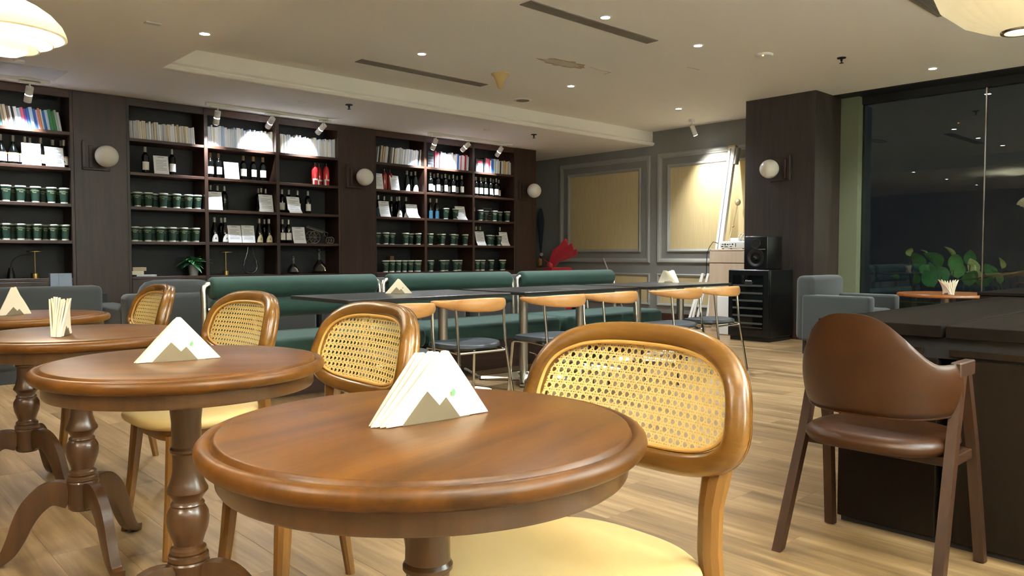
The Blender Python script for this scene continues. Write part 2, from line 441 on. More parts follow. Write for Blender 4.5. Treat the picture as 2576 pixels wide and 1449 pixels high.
for (ya, yb) in ((7.36, 9.30), (5.28, 7.22)):
    part('panel_moulding', frame_yz(ya, yb, .885, 2.565, .075, .035, XP), 'mould', wr, ang=20)
    part('panel_moulding', frame_yz(ya + .185, yb - .185, 1.055, 2.385, .05, .03, XP), 'mould', wr, ang=20)
    part('panel_insert', MB().box(XP - .006, XP, ya + .23, yb - .23, 1.10, 2.34), 'insert', wr, smooth=False)
    part('panel_moulding', frame_yz(ya, yb, .225, .72, .05, .03, XP), 'mould', wr, ang=20)
    part('panel_insert', MB().box(XP - .006, XP, ya + .045, yb - .045, .27, .675), 'insert', wr, smooth=False)
struct('baseboard_right', MB().cbox(XP - .02, XP, 5.05, YB, 0, .115, .005), 'shelfwoodx')

# pillar with wood cladding, glass wall
struct('wall_pillar', MB().box(XPIL, XP + .1, 4.20, 5.10, 0, HU + .05), 'pillar')
struct('baseboard_pillar', MB().box(XPIL - .012, XPIL, 4.19, 5.1, 0, .1).box(XPIL - .012, XG, 4.188, 4.2, 0, .1), 'shelfwoodx')
wn = thing('window_1', None, None); wn['kind'] = 'structure'
YM = 2.664
gy0 = Y0
for (a, b_) in ((YM + .006, 3.985), (.60, YM - .006), (-1.48, .588), (gy0, -1.492)):
    part('pane', MB().box(XG, XG + .012, a, b_, .04, HU - .02), 'glass', wn, smooth=False)
part('header', MB().box(9.14, XG + .06, gy0, 4.2, HU - .012, HU + .02).box(XG - .03, XG + .06, gy0, 4.2, HU - .10, HU - .012), 'black', wn, smooth=False)
part('bottom_rail', MB().box(XG - .03, XG + .05, gy0, 4.2, 0, .08), 'black', wn, smooth=False)
for y in (YM, .594, -1.486):
    part('mullion', MB().box(XG - .006, XG + .02, y - .006, y + .006, .04, HU - .02), 'satinsteel', wn, smooth=False)
# outside
struct('ground_outside', MB().box(XG + .08, XG + 9, Y0 - 3, 5.4, -.12, -.02), 'outground')
struct('wall_pier', MB().box(9.36, XG + .05, 3.985, 4.2, 0, HU - .012), 'outwall')

# ceiling water damage: peeled paint lying proud of the ceiling
def blob(cx, cy, rx, ry, z, t, n=26, rot=0, jag=.25):
    pts = []
    for i in range(n):
        a = 2 * PI * i / n; k = 1 + random.uniform(-jag, jag * .6)
        x, y = rx * k * math.cos(a), ry * k * math.sin(a)
        pts.append((cx + x * math.cos(rot) - y * math.sin(rot), cy + x * math.sin(rot) + y * math.cos(rot)))
    return MB().prism(pts, z - t, z + .001, 'xy')
p = onz(1418, 160, HU)
sp_ = tag(part('peeling_patch', blob(p.x, p.y, .33, .115, HU, .0025, rot=-.1), 'stain', smooth=False), 'brown water stain of peeling paint on the ceiling', 'water stain')
part('peeled_core', blob(p.x - .03, p.y - .005, .24, .07, HU - .001, .0035, rot=-.1), 'stainedge', sp_, smooth=False)
c1 = onz(1485, 168, HU); c2 = onz(1537, 182, HU); c3 = onz(1520, 186, HU)
part('crack', MB().tube([(c1.x, c1.y, HU), ((c1.x + c2.x) / 2, (c1.y + c2.y) / 2 + .02, HU), (c2.x, c2.y, HU), (c3.x, c3.y, HU)], .004, 5), 'stain', sp_)
a1, a2 = onz(1728, 169, HU), onz(1760, 176, HU)
tag(part('ceiling_crack', MB().tube([(a1.x, a1.y, HU), ((a1.x + a2.x) / 2, (a1.y + a2.y) / 2 - .01, HU), (a2.x, a2.y, HU)], .003, 5), 'stain'), 'short hairline crack in the ceiling paint', 'crack')
q = [onz(0, 163, HL), onz(155, 183, HL), onz(128, 212, HL), onz(0, 186, HL)]
tag(part('access_patch', MB().prism([(1.1, 8.02), (1.86, 8.02), (1.86, 8.57), (1.1, 8.57)], HL - .004, HL + .001, 'xy'), 'patch', smooth=False), 'pale square patch in the lower ceiling at far left', 'ceiling patch')

# ================================================================== CEILING FITTINGS
def downlight(x, y, z, label, group='recessed ceiling downlights', w=1.0):
    t = thing('ceiling_downlight', label, 'downlight', (x, y, z), 0, group)
    part('trim_ring', MB().lathe([(.036, -.0005), (.038, -.006), (.052, -.004), (.054, 0.001)], 28), 'whitemetal', t)
    part('lens', MB().lathe([(0, -.0035), (.034, -.0035), (.036, -.001)], 24), 'lens', t)
    spot(t, (x, y, z - .02), (x, y, 0), DOWN_W * w, DOWN_C, R(128), .85, .035)


downlight(2.317, 5.966, HL, 'glowing recessed downlight at the corner of the ceiling tray, far left', w=1.9)
downlight(4.39, 6.005, HU, 'glowing recessed downlight beside the smaller slot vent', w=1.9)
downlight(4.811, 4.088, HU, 'glowing recessed downlight touching the long slot vent near the top', w=1.9)
downlight(6.451, 5.986, HU, 'glowing recessed downlight just below the peeling ceiling stain', w=1.9)
downlight(6.07, 4.053, HU, 'glowing recessed downlight right of the long slot vent end', w=1.9)
downlight(8.469, 5.942, HU, 'glowing recessed downlight above the single spot head by the panelled wall', w=1.9)
downlight(8.577, 2.909, HU, 'glowing recessed downlight nearest the glass wall', w=1.9)
for (x, y, z) in ((2.317, 3.9, HL), (3.55, 4.07, HU), (4.8, 1.95, HU), (2.3, 1.9, HL), (2.9, -.2, HU), (5.2, -.4, HU), (7.6, .6, HU), (.26, 6.0, HL), (-1.8, 3.9, HL), (-1.8, 6.0, HL), (.26, -2.3, HL), (.26, -.25, HL), (-1.8, -.25, HL), (-.75, 1.85, HL)):  # ceiling grid carried on unseen; last one added to brighten the left floor
    downlight(x, y, z, 'unseen recessed downlight lighting the room from outside the view', 'unseen downlights out of view', w=.5)


def vent(x0, x1, y0, y1, z, label, n=9):
    t = thing('slot_vent', label, 'air vent', ((x0 + x1) / 2, (y0 + y1) / 2, z), 0, 'linear slot air vents')
    hx, hy = (x1 - x0) / 2, (y1 - y0) / 2; f = .014
    fr = MB().box(-hx, hx, -hy, -hy + f, -.006, .001).box(-hx, hx, hy - f, hy, -.006, .001).box(-hx, -hx + f, -hy + f, hy - f, -.006, .001).box(hx - f, hx, -hy + f, hy - f, -.006, .001)
    part('vent_frame', fr, 'ventgrey', t, smooth=False)
    part('dark_backing', MB().box(-hx + f, hx - f, -hy + f, hy - f, -.0008, .0004), 'darkgrey', t, smooth=False)
    w = (2 * hy - 2 * f) / n
    sm = MB().box(-hx + f, hx - f, -w * .3, w * .3, -.005, -.001).mesh('slat', False)
    for k in range(n): link('slat', sm, 'ventgrey', t, loc=(0, -hy + f + w * (k + .5), 0))


vent(4.09, 5.67, 4.20, 4.33, HU, 'longer grey slot air vent at the top of the ceiling')
vent(4.08, 5.71, 6.56, 6.70, HU, 'smaller grey slot air vent beside the ceiling step')
vent(5.15, 6.76, 2.13, 2.265, HU, 'grey slot air vent partly hidden by the round pendant')


def disc(x, y, z, r, label, m='whitemetal', inner=None, cat='ceiling disc', name='ceiling_disc', h=.012):
    t = thing(name, label, cat, (x, y, z))
    part('rim', MB().lathe([(r * .72, -h), (r * .9, -h), (r, -h * .4), (r, .001)], 28), m, t)
    part('face', MB().lathe([(0, -h * .8), (r * .72, -h)], 24), inner or m, t)
    return t


p = onz(1315, 251, HU); disc(p.x, p.y, HU, .115, 'round grey ceiling loudspeaker grille behind the cone detector', 'whitemetal', 'ventgrey', 'ceiling speaker', 'ceiling_speaker')
p = onz(1922, 137, HU); t = disc(p.x, p.y, HU, .085, 'round smoke alarm with a small red light', 'whitemetal', 'white', 'smoke alarm', 'smoke_alarm', .02)
part('red_indicator', MB().sphere(.009, (-.055, -.02, -.02)), 'redled', t)
for px, lab in (((760, 256), 'small white ceiling disc above the first shelf bay lights'), ((48, 152), 'small white ceiling disc near the layered pendant'), ((1225, 326), 'small white ceiling disc above the right bookcase')):
    p = onz(*px, HL); disc(p.x, p.y, HL, .045, lab)
p = onz(384, 58, HL)
tag(part('ceiling_plate', MB().cbox(p.x - .055, p.x + .055, p.y - .03, p.y + .03, HL - .008, HL, .003), 'patch'), 'small pale plate on the lower ceiling beside the layered pendant', 'plate')
p = onz(1258, 186, HU)
t = thing('cone_detector', 'cream cone-shaped detector hanging from the ceiling', 'detector', (p.x, p.y, HU))
part('flange', MB().lathe([(0, 0), (.098, 0), (.098, -.008), (.09, -.014)], 30), 'cream', t)
part('cone', MB().lathe([(.09, -.012), (.07, -.028), (.05, -.07), (.034, -.125), (.026, -.145), (.012, -.156), (0, -.158)], 30), 'cream', t)


def sprinkler(px, z, label):
    p = onz(*px, z); t = thing('fire_sprinkler', label, 'sprinkler', (p.x, p.y, z), 0, 'pendent fire sprinklers')
    part('escutcheon', MB().lathe([(0, 0), (.042, 0), (.04, -.008), (.012, -.012)], 20), 'darkgrey', t)
    part('body', MB().lathe([(.011, -.01), (.011, -.034), (.006, -.036), (.006, -.05)], 12), 'blackmetal', t)
    part('deflector', MB().lathe([(0, -.052), (.02, -.05), (.02, -.054), (0, -.056)], 16), 'blackmetal', t)


sprinkler((878, 263), HL, 'black pendent sprinkler above the middle bookcase')
sprinkler((1343, 338), HL, 'black pendent sprinkler above the right end of the bookcases')
sprinkler((2117, 145), HU, 'dark pendent sprinkler on the raised ceiling near the pillar')


def track(x0, x1, y, z, heads, label):
    t = thing('track_light', label, 'track light', ((x0 + x1) / 2, y, z), 0, 'white track lights in front of the bookcases')
    hx = (x1 - x0) / 2
    part('rail', MB().cbox(-hx, hx, -.02, .02, -.034, 0, .003), 'whitemetal', t)
    for (hxp, tgt, w) in heads:
        lx = hxp - (x0 + x1) / 2
        h = part('head_adapter', MB().cbox(lx - .09, lx + .09, -.02, .02, -.05, -.02, .004), 'whitemetal', t)
        part('swivel_stem', MB().tube([(lx, 0, -.05), (lx, 0, -.09)], .008, 8), 'whitemetal', t)
        d = (Vector(tgt) - Vector((hxp, y, z - .11))).normalized()
        a = Vector((lx, 0, -.085)); e = a + d * .15
        c = part('spot_can', MB().tube([a - d * .005, a + d * .07, a + d * .073, a + d * .078, a + d * .081, e], [.034, .034, .031, .031, .034, .034], 18, caps=True), 'whitemetal', t)
        part('bright_band', MB().tube([a + d * .074, a + d * .077], .0325, 18), 'spotlens', c)
        part('front_lens', MB().tube([e + d * .0005, e + d * .002], .029, 18), 'spotlens', c)
        we = Vector(((x0 + x1) / 2, y, z)) + e + d * .012
        spot(t, we, tgt, w, TRACK_C, R(78), 1.0, .02)


YT = 8.61
def hx_of(px, y_): return onY(px, y_, YT).x
track(.05, 1.83, YT, HL, [(.45, (.8, 9.05, 1.9), TRACK_W), (1.66, (1.62, 9.02, 1.95), TRACK_W * 1.3)], 'white track light cut by the left picture edge')
track(3.34, 4.84, YT, HL, [(hx_of(548, 280), (3.50, 9.0, 1.85), TRACK_W), (hx_of(686, 300), (4.10, 9.0, 2.30), TRACK_W * 1.1), (hx_of(816, 318), (4.68, 9.0, 2.28), TRACK_W)], 'white three-head track light before the middle bookcase')
track(6.40, 7.97, YT, HL, [(hx_of(1097, 350), (6.50, 9.0, 1.95), TRACK_W), (hx_of(1180, 358), (6.95, 9.0, 2.25), TRACK_W), (hx_of(1262, 378), (7.70, 9.0, 2.15), TRACK_W * .8)], 'white three-head track light before the right bookcase')
# single head lighting the panelled wall
p = Vector((9.30, 6.30, HU))
t = thing('ceiling_spotlight', 'single white spot head lighting the panelled wall', 'spotlight', p)
part('mount', MB().cbox(-.045, .045, -.025, .025, -.03, 0, .004), 'whitemetal', t)
part('stem', MB().tube([(0, 0, -.03), (0, 0, -.085)], .008, 8), 'whitemetal', t)
tg = Vector((9.77, 6.1, 1.75)); d = (tg - (p + Vector((0, 0, -.1)))).normalized(); a = Vector((0, 0, -.08))
part('spot_can', MB().tube([a, a + d * .15], .033, 18), 'whitemetal', t)
part('front_lens', MB().tube([a + d * .151, a + d * .153], .028, 18), 'spotlens', t)
spot(t, p + a + d * .165, tg, 62, (1.0, .97, .88), R(95), 1.0, .02)


# layered pendants: one in view, the others unseen, placed to light tables and ceiling
def pendant(x, y, zc, label, group):
    t = thing('layered_pendant', label, 'pendant lamp', (x, y, zc), 0, group)
    part('top_cap', MB().lathe([(0, .155), (.03, .155), (.034, .14), (.034, .12), (.03, .118)], 32), 'shade', t)
    part('stem', MB().tube([(0, 0, .15), (0, 0, HL - zc)], .006, 8), 'brass', t)
    part('gallery', MB().lathe([(.018, .155), (.018, .235), (.026, .24), (.026, .155)], 20), 'chrome', t)
    part('outer_shade', MB().lathe([(.10, .105), (.14, .085), (.19, .05), (.23, .005), (.245, -.03), (.25, -.05), (.238, -.055), (.232, -.05), (.225, -.02), (.186, .038), (.138, .074), (.10, .092), (.10, .105)], 56), 'shade', t)
    part('middle_shade', MB().lathe([(.05, .03), (.11, .01), (.165, -.035), (.19, -.07), (.192, -.085), (.186, -.085), (.16, -.045), (.11, -.004), (.05, .018)], 48), 'shade', t)
    part('inner_shade', MB().lathe([(.04, -.03), (.08, -.045), (.115, -.08), (.135, -.105), (.135, -.118), (.128, -.116), (.108, -.088), (.076, -.056), (.04, -.042)], 40), 'shade', t)
    part('bottom_cup', MB().lathe([(.07, -.085), (.088, -.11), (.084, -.13), (.05, -.146), (0, -.15)], 36), 'shade', t)
    part('bulb', MB().sphere(.03, (0, 0, -.005), 20, 12), 'lens', t)
    for k in range(3):
        a = k * 2 * PI / 3 + .4
        part('strut', MB().tube([(.055 * math.cos(a), .055 * math.sin(a), .1), (.085 * math.cos(a), .085 * math.sin(a), -.09)], .004, 6), 'brass', t)
    dl = bpy.data.lights.new('lamp_light', 'POINT'); dl.energy = PEND_W; dl.color = PEND_C; dl.shadow_soft_size = .04
    o = bpy.data.objects.new('lamp_light', dl); C.objects.link(o); o.parent = t; o.location = (0, 0, .035)
    return t


pendant(.735, 4.28, 2.085, 'glowing layered cream pendant lamp cut by the left picture edge', 'layered pendants over the round tables')
for (x, y) in ((.72, .05), (-1.4, 1.2), (-1.4, -1.4)): pendant(x, y, 2.12, 'unseen layered cream pendant lamp lighting tables and ceiling, above the view', 'unseen layered pendants above the view')  # the pair left of the tables is added to brighten the ceiling

# bubble pendants
def bubble(bx, by, bz, label, group, w=1.0):
    t = thing('bubble_pendant', label, 'pendant lamp', (bx, by, bz), 0, group)
    if not BUBM:
        NR = 28; prof = [(.055, 0), (.11, .012), (.19, .05), (.265, .115), (.295, .19), (.28, .275), (.225, .35), (.165, .39), (.135, .405)]
        mb = MB(); n = NR * 6
        for (r_, z_) in prof:
            for i in range(n):
                a = 2 * PI * i / n; k = 1 - .022 * abs(math.cos(a * NR / 2)) ** 6 * (1 if r_ > .08 else 0)
                mb.v.append((r_ * k * math.cos(a), r_ * k * math.sin(a), z_))
        for j in range(len(prof) - 1):
            for i in range(n): mb.f.append((j * n + i, j * n + (i + 1) % n, (j + 1) * n + (i + 1) % n, (j + 1) * n + i))
        BUBM.append(mb.mesh('ribbed_shade', True, 60))
    link('ribbed_shade', BUBM[0], 'bubble', t)
    part('bottom_ring', MB().lathe([(.05, -.004), (.062, -.004), (.064, .004), (.058, .01), (.05, .006), (.05, -.004)], 36), 'chrome', t)
    part('top_ring', MB().lathe([(.128, .412), (.138, .41), (.138, .398), (.128, .398), (.128, .412)], 30), 'chrome', t)
    part('cable', MB().tube([(0, 0, .2), (0, 0, HU - bz)], .004, 6), 'white', t)
    dl = bpy.data.lights.new('lamp_light', 'POINT'); dl.energy = BUB_W * w; dl.color = BUB_C; dl.shadow_soft_size = .06
    o = bpy.data.objects.new('lamp_light', dl); C.objects.link(o); o.parent = t; o.location = (0.012, 0, .345)


BUBM = []
bubble(3.34, .835, 1.83, 'cream ribbed bubble pendant at the top right corner', 'bubble pendants', .006)
for (x, y) in ((3.4, -1.5), (1.1, -2.4), (5.4, -2.2)): bubble(x, y, 1.42, 'added bubble pendant throwing light on the ceiling, outside the view', 'added bubble pendants out of view')  # lamps added out of view to brighten the ceiling

# ================================================================== BOOKCASES
SZ = [.770, 1.155, 1.533, 1.905, 2.268]       # tops of the shelves
BD, ST, UT = .36, .032, .042                  # depth, shelf thickness, upright thickness
BAY = {'0': (1.235, 2.09), 'A': (2.60, 3.45), 'B': (3.45, 4.325), 'C': (4.325, 5.19), 'D': (5.71, 6.565), 'E': (6.565, 7.455), 'F': (7.455, 8.32)}


def bookcase(xs, label):
    x0, x1 = xs[0], xs[-1]
    t = thing('bookcase', label, 'bookcase', ((x0 + x1) / 2, YF, 0), 0, 'built-in walnut bookcases'); o = -(x0 + x1) / 2
    part('back_panel', MB().box(x0 + o, x1 + o, BD, BD + .02, 0, HL - .004), 'backwood', t, smooth=False)
    for i, x in enumerate(xs):
        w = UT / 2
        a, b_ = (x - (0 if i == 0 else w), x + (0 if i == len(xs) - 1 else w))
        if i == 0: b_ = x + .03
        if i == len(xs) - 1: a = x - .03
        part('upright' if 0 < i < len(xs) - 1 else 'side_panel', MB().cbox(a + o, b_ + o, 0, BD, 0, HL - .004, .002), 'shelfwood', t, smooth=False)
    for i in range(len(xs) - 1):
        l_ = xs[i] + (.03 if i == 0 else UT / 2); r_ = xs[i + 1] - (.03 if i == len(xs) - 2 else UT / 2)
        for z in SZ: part('shelf', MB().cbox(l_ + o, r_ + o, .004, BD, z - ST, z, .002), 'shelfwoodx', t, smooth=False)
        part('top_rail', MB().cbox(l_ + o, r_ + o, .004, .03, HL - .085, HL - .004, .002), 'shelfwoodx', t, smooth=False)
        dr = part('cabinet_door', MB().cbox(l_ + .003 + o, r_ - .003 + o, .002, .022, .09, SZ[0] - ST - .004, .002), 'shelfwood', t, smooth=False)
        part('handle', MB().tube([(r_ - .05 + o, -.012, .42), (r_ - .05 + o, -.012, .54)], .006, 8), 'blackmetal', dr)
        part('toe_kick', MB().box(l_ + o, r_ + o, .03, .05, 0, .09), 'backwood', t, smooth=False)


bookcase([.38, 1.235, 2.09], 'dark walnut bookcase cut by the left picture edge, with colourful books')
bookcase([2.60, 3.45, 4.325, 5.19], 'dark walnut three-bay middle bookcase with pale books')
bookcase([5.71, 6.565, 7.455, 8.32], 'dark walnut three-bay bookcase nearest the panelled wall')
for k, (a, b_) in enumerate(((-.2, .38), (2.09, 2.60), (5.19, 5.71), (8.32, 8.768))):
    struct('trim_%d' % (k + 2), MB().cbox(a, b_, YF - .004, YF + BD + .04, 0, HL - .002, .003), 'shelfwood')


def sconce(pos, axis, label, g=1):
    """opal globe on a square dark back plate with vertical bars; axis = direction out of the wall, g mirrors the plate"""
    t = thing('globe_wall_lamp', label, 'wall lamp', pos, 0 if axis == 'y' else -PI / 2, 'opal globe wall lamps')
    # local: wall at +y, lamp towards -y
    pm_ = 'shelfwood' if axis == 'y' else 'pillar'
    def cb(a, b_, *k): return MB().cbox(min(a * g, b_ * g), max(a * g, b_ * g), *k)
    part('back_plate', cb(-.20, .07, -.012, 0, -.14, .14, .002), pm_, t)
    part('bar', cb(-.195, -.165, -.03, -.012, -.115, .165, .003), 'shelfwood', t)
    part('bar', cb(-.135, -.10, -.027, -.012, -.115, .115, .003), 'shelfwood', t)
    part('foot_rail', cb(-.195, .06, -.03, -.012, -.138, -.12, .003), 'shelfwood', t)
    part('arm', MB().tube([(-.02 * g, -.01, 0), (0, -.075, 0)], .014, 10), 'blackmetal', t)
    part('globe', MB().sphere(.112, (0, -.155, .0), 36, 22), 'globe', t, ang=80)


for (x, lab) in ((2.36, 'opal globe wall lamp left of the middle bookcase'), (5.462, 'opal globe wall lamp between the middle and right bookcases'), (8.575, 'opal globe wall lamp at the far right end of the bookcases')):
    sconce((x, YF - .004, 2.03), 'y', lab)
sconce((XPIL, 4.69, 2.037), 'x', 'opal globe wall lamp on the dark square pillar', -1)

# ------------------------------------------------------------------ books
BK = {'white': (238, 240, 244), 'pale grey': (206, 210, 216), 'cream': (222, 212, 190), 'beige': (184, 168, 142), 'pale blue': (182, 204, 230), 'teal': (90, 140, 150), 'brown': (112, 92, 74),
      'black': (26, 28, 34), 'pink': (226, 110, 130), 'red': (196, 44, 60), 'purple': (128, 82, 172), 'blue': (52, 104, 184), 'orange': (214, 130, 80), 'green': (64, 130, 84), 'pale green': (160, 190, 170), 'lilac': (196, 176, 204), 'ochre': (196, 168, 96)}
BM = {k: mat('book_' + k.replace(' ', '_'), v, .6, var=.05, vscale=25, stretch=(1, 1, .2)) for k, v in BK.items()}
BAYN = {'0': 'leftmost bay', 'A': 'first bay of the middle bookcase', 'B': 'second bay of the middle bookcase', 'C': 'third bay of the middle bookcase', 'D': 'first bay of the right bookcase', 'E': 'second bay of the right bookcase', 'F': 'last bay of the right bookcase'}
bmesh_cache = {}
def book_mesh(w, h, d, col):
    k = (round(w, 3), round(h, 2), round(d, 2), col)
    if k not in bmesh_cache:
        mb = MB(); e = min(.004, w * .25)
        mb.prism([(-w / 2 + e, 0), (w / 2 - e, 0), (w / 2, e), (w / 2, d), (-w / 2, d), (-w / 2, e)], 0, k[1], 'xy')
        me = mb.mesh('book', False); me.materials.append(BM[col]); bmesh_cache[k] = me
    return bmesh_cache[k]


def books(bay, px0, px1, pal, hr, lean, wr=(.015, .036), z=SZ[4]):
    xa, xb = onY(px0, 350, 8.99).x, onY(px1, 350, 8.99).x
    x = xa; i = 0; made = []
    while x < xb - .012:
        w = random.choice((.015, .018, .021, .025, .030, .036)) if wr is None else random.uniform(*wr)
        w = round(w, 3); h = round(random.uniform(*hr), 2); d = random.choice((.15, .16, .17))
        col = pal[i % len(pal)] if isinstance(pal, list) else random.choice(pal)
        ang = lean(i) if callable(lean) else lean
        ww = w / math.cos(ang) + .0008
        o = bpy.data.objects.new('book', book_mesh(w, h, d, col)); C.objects.link(o)
        sx = x + ww / 2 + abs(math.sin(ang)) * 0
        o.location = (sx, 8.975 + random.uniform(0, .012), z + abs(math.sin(ang)) * w / 2); o.rotation_euler = (0, ang, 0)
        made.append((o, col)); x += ww; i += 1
    for o, col in made:
        same = [q for q, c in made if c == col]; k = same.index(o)
        lab = '%s %s book from left, top row, %s' % (ORD[k], col, BAYN[bay]) if len(same) > 1 else 'only %s book in the top row, %s' % (col, BAYN[bay])
        tag(o, lab, 'book', 'books on the top shelf of the ' + BAYN[bay])


books('0', 0, 158, ['teal', 'beige', 'cream', 'brown', 'white', 'black', 'white', 'pale blue', 'pink', 'purple', 'blue', 'pale blue', 'blue', 'lilac', 'orange', 'pale grey', 'blue', 'pale blue', 'green', 'green', 'pale green', 'pale grey', 'green', 'pale green', 'cream', 'blue', 'lilac'], (.20, .22), R(-9), (.017, .034))
books('A', 322, 490, ('beige', 'cream', 'pale grey', 'cream', 'pale grey', 'white', 'white', 'pale grey', 'cream', 'cream'), (.19, .21), lambda i: R(-3), (.011, .026))
books('B', 523, 688, ('white', 'white', 'pale grey', 'cream', 'pale blue', 'white', 'cream', 'white', 'white', 'pale grey'), (.22, .25), lambda i: R(-1), (.012, .028))
books('C', 704, 849, ('white', 'white', 'pale grey', 'cream', 'white', 'white', 'pale grey', 'cream'), (.21, .25), lambda i: R(-1), (.013, .030))
books('D', 946, 1060, ['pale grey', 'black', 'beige', 'brown', 'cream', 'beige', 'pale grey', 'pale grey', 'black', 'brown', 'pale grey', 'white', 'black', 'cream', 'cream', 'white', 'white', 'pale blue', 'cream', 'white', 'pale blue', 'white', 'white', 'white', 'pale blue', 'white', 'white', 'white', 'white'], (.22, .24), R(7), (.013, .032))
books('E', 1092, 1178, ['pink', 'red', 'pink', 'black', 'pale grey', 'lilac', 'pale blue', 'white', 'white', 'pale grey', 'white', 'white', 'cream', 'white', 'white', 'blue', 'white', 'pink', 'white', 'white', 'red', 'pale grey', 'white', 'white'], (.21, .25), R(3), (.018, .034))
books('F', 1217, 1288, ['black', 'pink', 'pink', 'red', 'white', 'blue', 'blue', 'pale grey', 'pale green', 'white', 'pale grey', 'cream', 'black', 'pale grey', 'lilac', 'ochre', 'ochre', 'cream', 'beige', 'pale grey', 'cream', 'black', 'cream', 'white'], (.20, .235), R(2), (.018, .034))


def facing_book(px, w, h, bay, label, ph=None):
    p = onY(px, 400, 8.99); t = thing('display_book', label, 'book', (p.x, 8.985, SZ[4]))
    part('cover', MB().cbox(-w / 2, w / 2, 0, .022, 0, h, .002), BM['black'], t, smooth=False)
    return t


t = facing_book(1083, .115, .235, 'E', 'black book facing forward at the left of the second right bay')
for k in range(4): part('print_line', MB().box(-.045, .045, -.0006, 0, .075 + k * .04, .079 + k * .04), BM['teal'], t, smooth=False)
part('pale_label', MB().box(-.05, -.005, -.0007, 0, .012, .042), 'label', t, smooth=False)
t = facing_book(1206, .15, .205, 'F', 'black book facing forward with red bar and white emblem')
part('red_bar', MB().box(-.05, .05, -.0008, 0, .145, .178), BM['red'], t, smooth=False)
part('grey_bar', MB().box(-.035, .045, -.0008, 0, .128, .138), BM['pale grey'], t, smooth=False)
part('white_emblem', MB().lathe([(0, -.0008), (.042, -.0008), (.042, 0)], 24, (-.005, 0, .075), 'y'), 'label', t)
part('emblem_figure', MB().lathe([(0, -.0016), (.016, -.0016), (.016, -.0006)], 16, (.0, 0, .085), 'y').box(-.028, -.018, -.0016, -.0006, .045, .1), BM['black'], t)

# ------------------------------------------------------------------ paper cups
LT = text_mesh('NOWhere\nPost', .0205, space=.85)
def wrap_text(me, R0, z0):
    for v in me.vertices:
        x, y = v.co.x, v.co.y; rr = R0 + (y) * .1; a = x / R0
        v.co = (rr * math.sin(a), -rr * math.cos(a), z0 + y)
    return me
wrap_text(LT, .0462, .115)
CUP = thing('paper_cup', 'cup', 'cup', (0, 0, 0))
part('cup_body', MB().lathe([(0, .012), (.034, .012), (.034, .016), (.0478, .150), (.0465, .150)], 26), 'cupgreen', CUP)
part('base_band', MB().lathe([(0, 0), (.0335, 0), (.0352, .0155), (.034, .016)], 26), 'cupwhite', CUP)
part('rim', MB().lathe([(.044, .149), (.050, .149), (.0515, .155), (.050, .162), (.046, .164), (.044, .158), (0, .156)], 26), 'cupwhite', CUP)
link('lettering', LT, 'cuptext', CUP)
cup_used = [False]
CUPN = {'0': 'the leftmost bay', 'A': 'the first middle bay', 'D': 'the first right bay', 'E': 'the second right bay', 'F': 'the last right bay'}
LV = {0: 'bottom shelf', 1: 'second shelf up', 2: 'third shelf up'}


def cups(bay, lv, front, back):
    for row, xs in (('front', front), ('back', back)):
        Y = YF + (.085 if row == 'front' else .215)
        prev = -9
        for ci, px in enumerate(sorted(xs)):
            x = onY(px, 560, Y).x
            b0, b1 = BAY[bay]; x = min(max(x, b0 + .075, prev + .1045), b1 - .075); prev = x
            lab = '%sgreen cup in the %s row, %s of %s' % ((ORD[ci] + ' ') if len(xs) > 1 else 'only ', row, LV[lv], CUPN[bay])
            grp = 'paper cups, %s row, %s, %s' % (row, LV[lv], CUPN[bay])
            if not cup_used[0]:
                o = CUP; cup_used[0] = True; o.location = (x, Y, SZ[lv]); o['label'] = lab; o['group'] = grp; o.rotation_euler = (0, 0, random.uniform(-.3, .3) - .2)
            else: o = dup(CUP, lab, (x, Y, SZ[lv]), random.uniform(-.35, .3) - .15, grp)


cups('0', 2, [16, 53, 91, 131, 172], [-2, 34, 72, 111, 152])
cups('0', 1, [14, 51, 93, 134, 173], [-4, 31, 71, 114, 154])
cups('A', 2, [347, 374, 412, 445, 475, 504], [330, 360, 391, 425, 459, 490])
cups('A', 1, [338, 371, 402, 433, 462, 492], [351, 384, 415, 443, 473, 505])
cups('D', 1, [970, 1020, 1057], [950, 986, 1034])
cups('D', 0, [969, 984.5, 1000, 1014, 1028, 1043, 1057], [])
cups('E', 2, [1122, 1146], [])
cups('E', 1, [1082, 1113, 1138, 1170], [1105, 1146])
cups('E', 0, [1083, 1112, 1145], [1122, 1155])
cups('F', 2, [1208, 1244, 1276], [1222, 1257])
cups('F', 1, [1230, 1255], [1238])
cups('F', 0, [1200, 1212, 1235, 1263], [1269])

